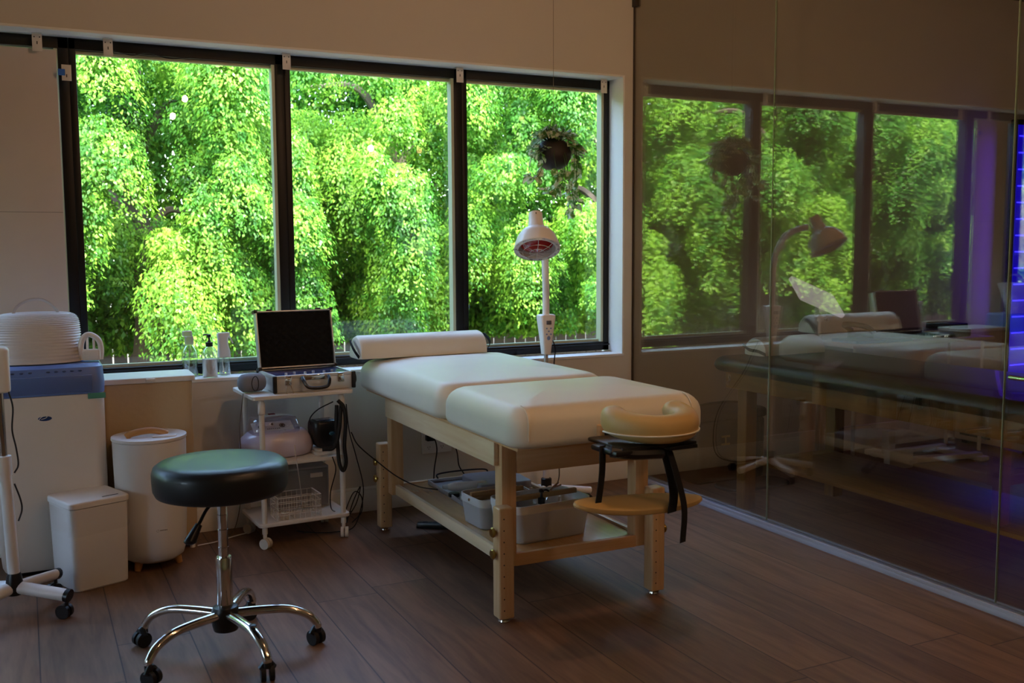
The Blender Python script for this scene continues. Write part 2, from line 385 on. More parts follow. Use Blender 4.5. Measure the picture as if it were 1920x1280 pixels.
def leaf_material():
    m = bpy.data.materials.new('leaf'); m.use_nodes = True; nt = m.node_tree; nt.nodes.clear()
    o = nt.nodes.new('ShaderNodeOutputMaterial'); d = nt.nodes.new('ShaderNodeBsdfDiffuse'); t = nt.nodes.new('ShaderNodeBsdfTranslucent'); g = nt.nodes.new('ShaderNodeBsdfGlossy')
    g.inputs['Roughness'].default_value = .35
    geo = nt.nodes.new('ShaderNodeNewGeometry'); nz = nt.nodes.new('ShaderNodeTexNoise'); nz.inputs['Scale'].default_value = 1.1; nz.inputs['Detail'].default_value = 3
    nt.links.new(geo.outputs['Position'], nz.inputs['Vector'])
    wn_ = nt.nodes.new('ShaderNodeTexWhiteNoise'); sn = nt.nodes.new('ShaderNodeVectorMath'); sn.operation = 'SNAP'; sn.inputs[1].default_value = (.08, .08, .08)
    nt.links.new(geo.outputs['Position'], sn.inputs[0]); nt.links.new(sn.outputs[0], wn_.inputs['Vector'])
    ad = nt.nodes.new('ShaderNodeMath'); ad.operation = 'MULTIPLY_ADD'; ad.inputs[1].default_value = .35; nt.links.new(wn_.outputs['Value'], ad.inputs[0]); nt.links.new(nz.outputs['Fac'], ad.inputs[2])
    cr = nt.nodes.new('ShaderNodeValToRGB'); e = cr.color_ramp.elements
    e[0].position = .35; e[0].color = srgb('#23501c'); e[1].position = .85; e[1].color = srgb('#90c040')  # natural leaf tones, dark end deepened: shade of the hollows put into colour
    x = e.new(.6); x.color = srgb('#4f9030')
    nt.links.new(ad.outputs[0], cr.inputs[0])
    for s in (d, t): nt.links.new(cr.outputs[0], s.inputs[0])
    m1 = nt.nodes.new('ShaderNodeMixShader'); m1.inputs[0].default_value = .33; nt.links.new(d.outputs[0], m1.inputs[1]); nt.links.new(t.outputs[0], m1.inputs[2])
    m2 = nt.nodes.new('ShaderNodeMixShader'); m2.inputs[0].default_value = .02; nt.links.new(m1.outputs[0], m2.inputs[1]); nt.links.new(g.outputs[0], m2.inputs[2])
    nt.links.new(m2.outputs[0], o.inputs[0]); MATS['leaf'] = m; return m
M_leaf = leaf_material()
M_bark = mat('grey_bark', '#5d5246', .9, bump=.5, bscale=20, var=.2)
def tree(x, y, label, seed, n_lobes=48, leaves=190000, wid=1.15, top=3.5, bot=.62):
    rg = np.random.default_rng(seed); t = thing('weeping_tree', label, 'tree', (x, y, -.25), group='leafy drooping trees outside')
    b = NB(); tube(b, [(0, .5, 0), (.1, .5, 1.2), (-.05, .35, 2.4), (.1, .3, 3.5)], .1, radii=[.15, .12, .09, .03]); 
    for k in range(5):
        a = rg.uniform(0, 6.28); tube(b, [(0, .3, 1.4+.3*k), (.4*math.cos(a), .4+.3*math.sin(a), 1.9+.3*k), (.9*math.cos(a), .5+.4*math.sin(a), 1.9+.3*k)], .04, radii=[.05, .035, .015], seg=6)
    obj('trunk', b, M_bark, t)
    # drooping lobes: each hangs down from its crown and hides darker hollows behind
    cx = rg.uniform(-wid, wid, n_lobes); cz = rg.uniform(bot+.35, top, n_lobes)
    depth = rg.uniform(0, 1, n_lobes)**1.3; cy = -1.0+1.5*depth + .12*np.maximum(0, cz-2.0)
    sx = rg.uniform(.15, .36, n_lobes); sz = rg.uniform(.35, .85, n_lobes); sy = sx*rg.uniform(.8, 1.3, n_lobes)
    w = sx*sz; cnt = np.maximum(40, (leaves*w/w.sum())).astype(int)
    C = []; Nn = []
    for i in range(n_lobes):
        # a lobe is a fan of hanging strands
        ns = max(6, int(cnt[i]/26)); ph = rg.uniform(0, 2*np.pi, ns); q0 = np.sqrt(rg.uniform(0, 1, ns)); lean = rg.uniform(-.05, .35)
        sxp = cx[i]+sx[i]*q0*np.cos(ph); syp = cy[i]+sy[i]*q0*np.sin(ph); ztop = cz[i]+sz[i]*.9*np.sqrt(np.maximum(0, 1-q0**2))*.6; Ls = sz[i]*rg.uniform(.5, 1.35, ns)*(1.1-.5*q0)
        u = rg.uniform(0, 1, (ns, 26)); X = sxp[:, None]+lean*u*Ls[:, None]+rg.normal(0, .022, (ns, 26)); Y = syp[:, None]+rg.normal(0, .022, (ns, 26)); Z = ztop[:, None]-u*Ls[:, None]
        C.append(np.stack([X.ravel(), Y.ravel(), Z.ravel()], 1))
        ox = np.repeat(q0*np.cos(ph), 26); oy = np.repeat(q0*np.sin(ph), 26); Nn.append(np.stack([ox*.9, oy*.9-.25, .55*np.ones_like(ox)], 1))
    # inner leaf mass so that hardly any see-through remains
    n = n_back = int(leaves*.40); F = np.stack([rg.uniform(-wid*1.15, wid*1.15, n), rg.uniform(.75, 1.6, n), bot+.02+(top+.45-bot)*rg.uniform(0, 1, n), ], 1); C.append(F); Nn.append(rg.normal(0, 1, (n, 3)))
    C = np.concatenate(C); Nn = np.concatenate(Nn)+rg.normal(0, .30, (len(C), 3)); Nn /= np.linalg.norm(Nn, axis=1)[:, None]
    keep = C[:, 2] > bot; C = C[keep]; Nn = Nn[keep]; n = len(C)
    ref = np.array([0, 0, -1.])+rg.normal(0, .35, (n, 3)); A = ref-(ref*Nn).sum(1)[:, None]*Nn; A /= np.linalg.norm(A, axis=1)[:, None]+1e-9; B = np.cross(Nn, A)
    L = rg.uniform(.011, .021, n)[:, None]; L[-int(n_back*.98):] *= 1.9; Wd = L*.55
    V = np.stack([C-A*L, C-B*Wd, C+A*L*1.1, C+B*Wd], 1).reshape(-1, 3)
    me = bpy.data.meshes.new('foliage'); me.vertices.add(4*n); me.vertices.foreach_set('co', V.ravel().astype(np.float32))
    me.loops.add(4*n); me.loops.foreach_set('vertex_index', np.arange(4*n, dtype=np.int32)); me.polygons.add(n)
    me.polygons.foreach_set('loop_start', np.arange(0, 4*n, 4, dtype=np.int32))
    me.update(calc_edges=True); me.validate(); me.materials.append(M_leaf)
    o = bpy.data.objects.new('foliage', me); col.objects.link(o); o.parent = t
    return t
TREES = [(-8.7, 'drooping leafy tree outside, left of every tree visible in the glass reflection'), (-6.3, 'drooping leafy tree outside, seen only in the glass reflection, furthest left'), (-3.9, 'drooping leafy tree outside, second from the left, seen in the glass reflection'),
         (-1.5, 'drooping leafy tree outside, left of the white window panel'), (.9, 'drooping leafy tree outside the left part of the left clear pane'), (3.3, 'bright drooping leafy tree outside the middle window pane'),
         (5.7, 'drooping leafy tree outside the right window pane, behind the hanging plant'), (8.1, 'drooping leafy tree outside, furthest right')]
for i, (x, lab) in enumerate(TREES): tree(x, 8.8+.2*math.sin((i-1)*2.1), lab, 10+i)
# ------------------------------------------------------------------ main massage table
T = thing('massage_table', 'cream padded massage table with birch legs and face cradle in the middle of the room', 'massage table', (1.835, 3.80, 0))
# local frame: x across, y towards the window, near end at y=-.87
def leg(sx, y_out, far):
    # fixed upper post
    b = NB(); xo, xi = (.257, .317); ya = y_out
    d = .06 if not far else -.06
    x0, x1 = (sx*xi, sx*xo) if sx < 0 else (sx*xo, sx*xi)
    box(b, x0, x1, ya+d-.03, ya+d+.03, .186, .66, .005)
    o = obj('leg_post', b, M_birch, T)
    b = NB(); xs0, xs1 = sorted((sx*.296, sx*.356)); zt = .425
    yc = ya
    box(b, xs0, xs1, yc-.03, yc+.03, .016, zt, .008, 3)
    l = obj('leg', b, M_birch, T)
    b = NB()
    for k in range(9):
        z = .05+.042*k; cyl(b, ((xs0+xs1)/2-.012, yc-.0306, z), ((xs0+xs1)/2-.012, yc-.028, z), .0028, seg=8)
    obj('adjustment_hole', b, M_blackpl, l)['kind'] = 'stuff'
    for z in (.255, .335):
        b = NB(); cyl(b, (sx*.356, yc, z), (sx*.366, yc, z), .006, seg=10); lathe(b, [(.004, 0), (.017, .001), (.019, .006), (.015, .011), (.004, .012)], seg=14, M=Matrix.Translation((sx*.364, yc, z)) @ Matrix.Rotation(R(90*sx), 4, 'Y'))
        obj('knob', b, M_brass, l)
    b = NB(); lathe(b, [(.021, 0), (.023, .004), (.021, .010), (.008, .012), (.008, .022)], c=((xs0+xs1)/2, yc, 0), seg=18); obj('foot', b, M_chrome, l)
leg(-1, -.655, False); leg(1, -.655, False); leg(-1, .665, True); leg(1, .665, True)
obj('side_apron', box(NB(), -.336, -.318, -.60, .60, .562, .655, .002), M_birchy_lit, T)
obj('side_apron', box(NB(), .318, .336, -.60, .60, .562, .655, .002), M_birchy_lit, T)
obj('end_apron', box(NB(), -.256, .256, -.628, -.608, .532, .655, .002), M_birchx, T)
obj('end_apron', box(NB(), -.256, .256, .608, .628, .532, .655, .002), M_birchx, T)
for nm, a in (('shelf_rail', (-.30, -.28, -.60, .60, .188, .236)), ('shelf_rail', (.28, .30, -.60, .60, .188, .236)), ('shelf_rail', (-.262, .262, -.625, -.605, .186, .232)), ('shelf_rail', (-.262, .262, .605, .625, .186, .232))):
    obj(nm, box(NB(), *a, .002), M_birchy_lit if a[1]-a[0] < .1 else M_birchx, T)
obj('shelf', box(NB(), -.279, .279, -.604, .604, .212, .226, .001), M_shelf, T)
obj('table_deck', box(NB(), -.35, .35, -.82, .84, .655, .668, .002), M_birchx, T)
# cushions
c1 = obj('cushion', pad(NB(), .012, -.545, .80, .66, .668, .835, rp=.075, rt=.07, rb=.03, crown=.022, k=8), M_cream, T, sharp=80)
c2 = obj('cushion', pad(NB(), .008, .335, .79, 1.08, .668, .835, rp=.075, rt=.07, rb=.03, crown=.022, k=8), M_cream, T, sharp=80)
pts = []
for sx in (-1, 1):
    b = NB(); x = sx*.335; P = [(x, -.8745, .70)]
    for t in range(0, 91, 15): P.append((x*1.0, -.8745+.058*(1-math.cos(R(t))), .755+.058*math.sin(R(t))))
    tube(b, P, .0020, seg=6, n=2); obj('seam_piping', b, M_cream, c1)
# headrest : platform arms, U cushion, arm sling and straps
ob = NB(); box(ob, -.07, -.03, -.895, -.83, .695, .735, .004); cyl(ob, (-.05, -.9, .715), (-.05, -.897, .715), .006)
obj('cradle_socket', ob, M_birchx, T)
cr = bpy.data.objects.new('face_cradle', None)
def ucush(cx, cy, cz):
    # horseshoe pad opening away from the camera
    b = NB(); rings = []; N = 30
    for i in range(N+1):
        s = i/N; a = R(-205+230*s)      # around front
        a = R(146 + 248*s)
        rx, ry = .112, .095
        p = Vector((cx+rx*math.cos(a)*1.12, cy+ry*math.sin(a)*1.25, cz)); t = Vector((-math.sin(a)*rx*1.12, math.cos(a)*ry*1.25, 0)).normalized(); nrm = Vector((t.y, -t.x, 0))
        e = min(1, math.sin(math.pi*min(max(s, 0.0), 1.0))*4.0+.02)**.5
        w = .046*e; h = .046*e; ring = []; lift = .030*(abs(s-.5)*2)**2
        for k in range(16):
            q = 2*math.pi*k/16; cc, ss = math.cos(q), math.sin(q)
            ring.append(p+nrm*(w*abs(cc)**.75*math.copysign(1, cc))+Vector((0, 0, h*abs(ss)**.75*math.copysign(1, ss)+lift)))
        rings.append(ring)
    return loft(b, rings)
uc = obj('face_cushion', ucush(.040, -1.03, .755), M_tan, T, sharp=80)
b = NB(); P = []
for i in range(25):
    a = R(176+188*i/24); P.append((.040+.172*math.cos(a), -1.03+.166*math.sin(a), .741))
tube(b, P, .003, seg=6, n=2); obj('cushion_piping', b, M_cream, uc)
b = NB(); box(b, -.14, .155, -1.15, -.93, .694, .708, .006); box(b, -.17, -.09, -1.16, -1.0, .680, .700, .008); box(b, -.05, -.035, -1.0, -.86, .70, .715); box(b, .105, .12, -1.0, -.86, .70, .708)
tube(b, [(-.165, -1.12, .695), (-.10, -1.145, .685), (-.02, -1.15, .680), (.015, -1.14, .675)], .019, seg=8); box(b, .04, .15, -1.16, -1.02, .684, .698, .003)
obj('cradle_platform', b, M_blackpl, T)
# arm sling
b = NB(); rings = []
M = Matrix.Translation((-.040, -1.07, .492)) @ Matrix.Rotation(R(7), 4, 'X') @ Matrix.Rotation(R(4), 4, 'Y')
prof = [(.60, -.012), (.9, -.011), (.985, -.006), (1.0, 0), (.985, .008), (.9, .014), (.6, .018), (.2, .020)]
for (s, z) in prof:
    ring = []
    for k in range(48):
        a = 2*math.pi*k/48; sag = 0
        xx = .252*s*math.cos(a); yy = .072*s*math.sin(a)-.028*(xx/.252)**2
        ring.append(M @ Vector((xx, yy, z+.022*(xx/.25)**2)))
    rings.append(ring)
sl = obj('arm_sling', loft(b, rings), M_tan, T)
b = NB(); ribbon(b, [(-.165, -1.07, .705), (-.185, -1.10, .62), (-.20, -1.10, .515)], .028, .003, (1, .3, 0)); obj('strap', b, M_blackfab, T)
b = NB(); ribbon(b, [(.050, -1.10, .70), (.057, -1.13, .62), (.065, -1.145, .54), (.055, -1.15, .475)], .044, .003, (1, .3, 0)); obj('strap', b, M_blackfab, T)
b = NB(); ribbon(b, [(.055, -1.12, .70), (.066, -1.16, .60), (.090, -1.17, .49), (.085, -1.17, .375)], .028, .003, (1, .3, 0)); obj('strap', b, M_blackfab, T)
# half-round bolster across the far end
B = thing('half_round_bolster', 'cream half round bolster lying across the window end of the near massage table', 'bolster', (1.738, 4.565, .826), R(1), 'cream bolsters')
def bolster(w, l, h):
    rings = []
    for (xx, s) in [(-w/2, .80), (-w/2+.006, .93), (-w/2+.02, 1.), (w/2-.02, 1.), (w/2-.006, .93), (w/2, .80)]:
        ring = []
        for k in range(17): a = math.pi*k/16; ring.append(Vector((xx, l/2*math.cos(a)*s, .004+h*math.sin(a)**.85*s+.0*s)))
        for k in range(1, 6): ring.append(Vector((xx, (-l/2+l*k/6)*s, .0)))
        rings.append(ring)
    return loft(NB(), rings)
obj('bolster_body', bolster(.665, .19, .105), M_cream, B)
for sx in (-1, 1):
    b = NB(); ribbon(b, [(sx*.334, -.07, .01), (sx*.357, -.06, .05), (sx*.354, .0, .085), (sx*.336, .04, .075)], .018, .003, (0, .5, -.5)); obj('carry_strap', b, M_blackfab, B)

# things on the lower shelf (top z = .226)
SZ = .2262
tr = thing('metal_tray', 'flat grey metal tray under the massage table with wands on it', 'tray', (1.86, 4.03, SZ), R(-2))
b = NB(); box(b, -.18, .18, -.32, .32, 0, .006, .002)
for a in ((-.18, -.174, -.32, .32), (.174, .18, -.32, .32), (-.18, .18, -.32, -.314), (-.18, .18, .314, .32)): box(b, *a, .006, .022, .002)
obj('tray_plate', b, mat('pale_grey_metal', '#b7b4b6', .35, metal=.5), tr)
b = NB(); tube(b, [(-.13, .317, .022), (-.12, .335, .04), (.0, .338, .045), (.12, .335, .04), (.13, .317, .022)], .004, seg=8); obj('tray_handle', b, M_blackpl, tr)
lc = thing('flat_case', 'thin grey flat case lying at the back of the shelf tray', 'case', (1.97, 4.18, SZ+.007), R(-3))
obj('shell', pad(NB(), 0, 0, .26, .26, 0, .035, rp=.02, rt=.008, rb=.004), mat('grey_violet_plastic', '#8b8792', .4), lc)
def wand(x, y, z, rz, lab, L=.19):
    t = thing('massage_wand', lab, 'massage tool', (x, y, z), rz, 'wands on the shelf tray'); MM = Matrix.Rotation(R(90), 4, 'Y')
    obj('wand_body', lathe(NB(), [(.006, 0), (.013, .004), (.019, .02), (.021, .05), (.020, L-.02), (.016, L-.004), (.004, L)], seg=20, M=MM), M_white, t)
    obj('wand_tip', lathe(NB(), [(.003, -.022), (.010, -.02), (.012, -.006), (.011, .006)], seg=16, M=MM), M_frost, t)
wand(1.705, 4.15, SZ+.029, R(-12), 'white cylindrical wand on the shelf tray, nearer the wall'); wand(1.70, 3.93, SZ+.029, R(2), 'white cylindrical wand on the shelf tray, behind the small bin', .27)
q = thing('black_clip', 'small black clip lying on the shelf tray under a white wand', 'clip', (1.70, 4.10, SZ+.007)); b = NB(); pad(b, 0, -.045, .05, .05, 0, .018, rp=.02, rt=.006, rb=.004); obj('clip_body', b, M_blackpl, q)
q = tag(obj('metal_ring', tube(NB(), [(.028*math.cos(a), .022*math.sin(a), .004) for a in np.linspace(0, 6.2832*15/16, 16)], .0035, seg=6, n=1, closed=True), M_chrome), 'small metal ring lying on the shelf tray by the bins', 'ring'); q.location = (1.725, 3.84, SZ+.007)
def binbox(loc, w, l, h, rz, lab, handle=True, grp='clear storage bins on the shelf'):
    t = thing('storage_bin', lab, 'storage bin', loc, rz, grp); b = NB()
    outer = [rrect(0, 0, w*s, l*s, .035, z) for (s, z) in ((.86, .0), (.92, .006), (.97, h*.5), (1., h-.03))]
    inner = [rrect(0, 0, w*s-.005, l*s-.005, .032, z) for (s, z) in ((1., h-.03), (.97, h*.5), (.92, .010))]
    loft(b, outer+inner); obj('bin_body', b, mat('milky_clear_plastic', '#f0ebe6', .3, trans=.6), t)
    b = NB(); loft(b, [rrect(0, 0, w, l, .036, h-.032), rrect(0, 0, w+.004, l+.004, .037, h-.028), rrect(0, 0, w+.006, l+.006, .038, h), rrect(0, 0, w-.004, l-.004, .034, h), rrect(0, 0, w-.006, l-.006, .033, h-.032)], cap=False)
    obj('bin_rim', b, M_white, t)
    for sx in (-1, 1): b = NB(); lathe(b, [(.001, 0), (.006, .001), (.005, .004), (.001, .005)], seg=12, M=Matrix.Translation((sx*(w/2+.003), 0, h-.014)) @ Matrix.Rotation(R(90*sx), 4, 'Y')); obj('rivet', b, M_chrome, t)
    b = NB(); box(b, -w/2+.004, w/2-.004, -.009, .009, h-.006, h+.014, .003); obj('wooden_handle', b, M_beech, t)
    return t
binbox((1.705, 3.61, SZ), .25, .20, .125, R(3), 'smaller clear bin with wooden handle on the shelf, nearer the window')
binbox((1.785, 3.385, SZ), .345, .22, .15, R(4), 'larger clear bin with wooden handle on the shelf, nearest the camera')
pb = thing('pump_bottle', 'white bottle with black pump standing in the larger shelf bin', 'bottle', (1.765, 3.335, SZ+.012))
obj('bottle_body', lathe(NB(), [(.02, 0), (.026, .004), (.027, .09), (.02, .115), (.009, .125)], seg=20), M_white, pb)
b = NB(); lathe(b, [(.013, .122), (.014, .124), (.014, .145), (.006, .148), (.005, .165), (.010, .168), (.010, .178), (.003, .18)], seg=16); tube(b, [(0, 0, .173), (.02, 0, .174), (.032, 0, .168)], .004, seg=8); obj('pump', b, M_blackpl, pb)
tb = thing('white_tube', 'white tube lying in the larger shelf bin', 'tube', (1.86, 3.40, SZ+.014), R(15)); obj('tube_body', pad(NB(), 0, 0, .16, .05, 0, .035, rp=.02, rt=.014, rb=.01), M_white, tb)
tl = thing('hand_tool', 'metal hand tool with pointed jaws leaning out of the larger shelf bin', 'tool', (1.87, 3.46, SZ+.14)); b = NB(); tube(b, [(-.05, 0, -.115), (0, 0, .0), (.05, .02, .03)], .004, seg=8); tube(b, [(-.045, .01, -.115), (0, .006, .0), (.055, .008, .022)], .004, seg=8); obj('jaws', b, M_chrome, tl)
tr2 = thing('wooden_roller', 'brown wooden roller lying in the smaller shelf bin', 'roller', (1.71, 3.655, SZ+.105), R(8)); b = NB(); cyl(b, (-.105, 0, 0), (.105, 0, 0), .016); obj('roller_body', b, M_beech, tr2)
# ------------------------------------------------------------------ rolling stool
S = thing('rolling_stool', 'round black padded stool on a five-arm chrome castor base', 'stool', (.558, 3.32, 0))
M_seat = mat('black_vinyl', '#101316', .42, bump=.05, bscale=250, coat=.1)
obj('seat', lathe(NB(), [(.12, .545), (.19, .547), (.208, .553), (.216, .57), (.218, .60), (.218, .625), (.213, .642), (.198, .653), (.15, .658), (.06, .660), (.003, .660)], seg=64), M_seat, S, sharp=70)
obj('seat_plate', lathe(NB(), [(.035, .515), (.055, .52), (.06, .545), (.003, .546)], seg=24), M_blackpl, S)
b = NB(); tube(b, [(.01, -.02, .53), (-.05, -.06, .52), (-.085, -.085, .478), (-.095, -.09, .46)], .0055, seg=8); obj('height_lever', b, M_blackpl, S)
b = NB(); cyl(b, (-.088, -.086, .472), (-.118, -.10, .425), .011, .019, 14); ellipsoid(b, (-.118, -.10, .425), .021, .016, .012); obj('lever_paddle', b, M_blackpl, S)
b = NB(); cyl(b, (0, 0, .30), (0, 0, .52), .0165, seg=24)
for z in (.36, .42, .47): lathe(b, [(.0166, z), (.0175, z+.001), (.0175, z+.004), (.0166, z+.005)], seg=24, cap=False)
obj('gas_lift', b, M_chrome, S)
obj('column_sleeve', lathe(NB(), [(.025, .15), (.0265, .155), (.0265, .325), (.024, .331), (.017, .331)], seg=32), M_chrome, S)
obj('base_hub', lathe(NB(), [(.028, .075), (.04, .08), (.045, .10), (.046, .145), (.040, .160), (.026, .164)], seg=32), M_blackpl, S)
for i, ang in enumerate((-15, 62, 142, 209, 284)):
    a = R(ang); d = Vector((math.cos(a), math.sin(a), 0)); n = Vector((-d.y, d.x, 0))
    b = NB(); rings = []
    P = smooth_path([d*.035+Vector((0, 0, .135)), d*.12+Vector((0, 0, .138)), d*.205+Vector((0, 0, .134)), d*.268+Vector((0, 0, .110)), d*.298+Vector((0, 0, .078)), d*.303+Vector((0, 0, .062))], 6)
    for j, p in enumerate(P):
        t = (P[min(j+1, len(P)-1)]-P[max(j-1, 0)]).normalized(); u = t.cross(n).normalized()*-1; s = j/(len(P)-1)
        w = .019-.005*s; h = .016-.004*s
        rings.append([p+n*(w*math.cos(q))+u*(h*math.sin(q)) for q in np.linspace(0, 2*math.pi, 15)[:-1]])
    loft(b, rings); am = obj('base_arm', b, M_chrome, S, sharp=60)
    if ang == 284:
        b = NB(); ellipsoid(b, d*.205+Vector((0, 0, .152)), .012, .016, .005); obj('arm_slot', b, M_blackpl, am)
    ct = obj('castor', cyl(NB(), d*.303+Vector((0, 0, .045)), d*.303+Vector((0, 0, .068)), .011), M_blackpl, S)
    sw = a + R([40, 20, -30, 15, 70][i]); w = Vector((math.cos(sw), math.sin(sw), 0)); v = Vector((-w.y, w.x, 0)); c = d*.303+v*.012+Vector((0, 0, .026))
    b = NB()
    for s in (-1, 1): cyl(b, c+w*(s*.006), c+w*(s*.021), .026, seg=24)
    obj('castor_wheel', b, M_rubber, ct)
    b = NB(); tube(b, [c+w*-.02+Vector((0, 0, .012)), c+Vector((0, 0, .032)), c+w*.02+Vector((0, 0, .012))], .012, seg=8); obj('castor_hood', b, M_blackpl, ct)

# ------------------------------------------------------------------ white trolley
CA = R(3); CX, CY = 1.108, 4.585
def cw(x, y, z=0): return (CX+x*math.cos(CA)-y*math.sin(CA), CY+x*math.sin(CA)+y*math.cos(CA), z)
C = thing('rolling_cart', 'white three-tier rolling cart under the window, left of the massage table', 'cart', (CX, CY, 0), CA)
for z, hw, nm in ((.699, .235, 'top_shelf'), (.392, .21, 'middle_shelf'), (.115, .215, 'bottom_shelf')):
    b = NB(); pad(b, 0, 0, hw*2, .375 if z > .6 else .33, z-.018, z, rp=.02, rt=.004, rb=.004, k=4); obj(nm, b, M_whitem, C)
for sx in (-1, 1):
    for sy in (-1, 1):
        x, y = sx*.186, sy*.145; b = NB(); cyl(b, (x, y, .065), (x, y, .683), .0125, seg=16)
        if sy < 0: lathe(b, [(.0125, .61), (.017, .615), (.017, .66), (.0125, .67)], c=(x, y, 0), seg=16, cap=False)
        obj('post', b, M_whitem, C)
        b = NB(); cyl(b, (x, y, .04), (x, y, .07), .009); ct = obj('castor', b, M_whitem, C)
        b = NB(); w = Vector((.8, .6, 0)) if sx < 0 else Vector((.9, -.4, 0)).normalized()
        for s in (-1, 1): cyl(b, Vector((x, y-.012, .0245))+w*(s*.003), Vector((x, y-.012, .0245))+w*(s*.017), .0245, seg=20)
        obj('castor_wheel', b, M_whitem, ct)
# aluminium case, lid open
K = thing('aluminium_case', 'open aluminium case with black foam lid on top of the white cart', 'case', cw(.066, .0, .7005), CA)
w, l, h = .372, .275, .078
obj('case_shell', box(NB(), -w/2, w/2, -l/2, l/2, 0, h-.012, .003), M_steel, K)
b = NB()
for a in ((-w/2-.002, w/2+.002, -l/2-.002, -l/2+.012), (-w/2-.002, w/2+.002, l/2-.012, l/2+.002), (-w/2-.002, -w/2+.012, -l/2, l/2), (w/2-.012, w/2+.002, -l/2, l/2)): box(b, *a, h-.016, h, .002)
obj('case_rim', b, M_steel, K)
for sx in (-1, 1):
    for sy in (-1, 1): obj('corner_guard', box(NB(), sx*w/2-.009, sx*w/2+.009, sy*l/2-.009, sy*l/2+.009, -.0, h, .004), M_blackpl, K)
obj('interior_panel', box(NB(), -w/2+.012, w/2-.012, -l/2+.012, l/2-.012, h-.012, h-.004), mat('blue_instrument_panel', '#1d2f5c', .25, var=.15), K)
for i in range(6): obj('panel_knob', cyl(NB(), (-.12+.045*i, -.09+.02*(i % 2), h-.004), (-.12+.045*i, -.09+.02*(i % 2), h+.006), .006, seg=12), M_steel, K)
for sx in (-.125, .125):
    b = NB(); box(b, sx-.015, sx+.015, -l/2-.006, -l/2, h-.045, h-.002, .002); box(b, sx-.009, sx+.009, -l/2-.011, -l/2-.005, h-.038, h-.012, .002); obj('latch', b, M_chrome, K)
b = NB(); tube(b, [(-.134, -l/2-.01, h-.045), (-.138, -l/2-.022, h-.078), (-.125, -l/2-.026, h-.082), (-.11, -l/2-.022, h-.078), (-.116, -l/2-.01, h-.045)], .0016, seg=6); obj('latch_loop', b, M_chrome, K)
b = NB(); tube(b, [(-.062, -l/2-.008, .066), (-.06, -l/2-.03, .05), (-.045, -l/2-.045, .024), (0, -l/2-.048, .018), (.045, -l/2-.045, .024), (.06, -l/2-.03, .05), (.062, -l/2-.008, .066)], .008, seg=10); obj('carry_handle', b, M_blackpl, K)
b = NB(); box(b, -.045, .045, -l/2-.008, -l/2, .052, .076, .002); obj('handle_plate', b, M_chrome, K)
# lid leans back a little
LM = Matrix.Translation((0, l/2, h)) @ Matrix.Rotation(R(-12), 4, 'X')
lid = bpy.data.objects.new('lid_', None)
b = NB(); box(b, -w/2, w/2, .0, .008, 0, l, .002, M=LM)
for a in ((-w/2, -w/2+.006, -.036, .008, 0, l), (w/2-.006, w/2, -.036, .008, 0, l), (-w/2, w/2, -.036, .008, l-.006, l), (-w/2, w/2, -.036, .008, 0, .006)): box(b, *a, .001, M=LM)
L_ = obj('case_lid', b, M_steel, K)
for sx in (-1, 1):
    for z in (0, l): obj('lid_corner', box(NB(), sx*w/2-.008, sx*w/2+.008, -.039, .010, z-.008, z+.008, .003, M=LM), M_blackpl, L_)
for sx in (-.12, .12): obj('lid_catch', box(NB(), sx-.012, sx+.012, -.038, -.018, l, l+.008, .002, M=LM), M_blackpl, L_)
# egg-crate foam
N1, N2 = 44, 36; b = NB(); g = [[b.verts.new(LM @ Vector((-w/2+.008+(w-.016)*i/N1, -.022-.007*math.sin(i*1.15)*math.sin(j*1.15), .008+(l-.016)*j/N2))) for i in range(N1+1)] for j in range(N2+1)]
for j in range(N2):
    for i in range(N1): b.faces.new((g[j][i], g[j][i+1], g[j+1][i+1], g[j+1][i]))
obj('foam_lining', b, mat('black_foam', '#060606', .95), L_)
for sx in (-.10, 0, .10): obj('hinge', cyl(NB(), (sx-.02, l/2+.003, h), (sx+.02, l/2+.003, h), .004, seg=10), M_steel, K)
b = NB(); tube(b, [(w/2, -.10, .07), (w/2+.016, -.11, .065), (w/2+.02, -.115, .035), (w/2+.01, -.12, .012)], .0035, seg=8); obj('side_cord', b, M_blackpl, K)
# bluetooth style speaker
sp = thing('portable_speaker', 'small grey fabric speaker on the left end of the white cart', 'speaker', cw(-.196, -.03, .7005), R(12))
MM = Matrix.Translation((0, 0, .043)) @ Matrix.Rotation(R(90), 4, 'Y')
obj('fabric_body', lathe(NB(), [(.004, -.060), (.030, -.057), (.040, -.044), (.0425, -.02), (.0425, .02), (.040, .044), (.030, .057), (.004, .060)], seg=32, M=MM), mat('grey_speaker_fabric', '#85868e', .9, bump=.3, bscale=500), sp, sharp=80)
b = NB(); tube(b, [(-.002+.016*math.cos(a), -.043-.003*abs(math.sin(a)), .043+.033*math.sin(a)) for a in np.linspace(0, 6.2832*19/20, 20)], .002, seg=6, n=1, closed=True); obj('control_ring', b, M_blackpl, sp)
def cable(name, pts, r, m, lab, cat='cable', grp=None, seg=8, par=None):
    o = obj(name, tube(NB(), pts, r, seg=seg, n=10), m)
    if par is None: return tag(o, lab, cat, grp)
    bpy.context.view_layer.update(); o.parent = par; o.matrix_parent_inverse = par.matrix_world.inverted(); return o
cable('charging_cable', [(.865, 4.50, .70), (.853, 4.47, .66), (.845, 4.50, .55), (.855, 4.54, .42), (.87, 4.60, .30), (.86, 4.66, .12), (.84, 4.72, .012), (.80, 4.70, .006)], .0022, mat('grey_cable', '#6d655c', .5), 'thin grey cable falling from the speaker end of the cart', par=sp)
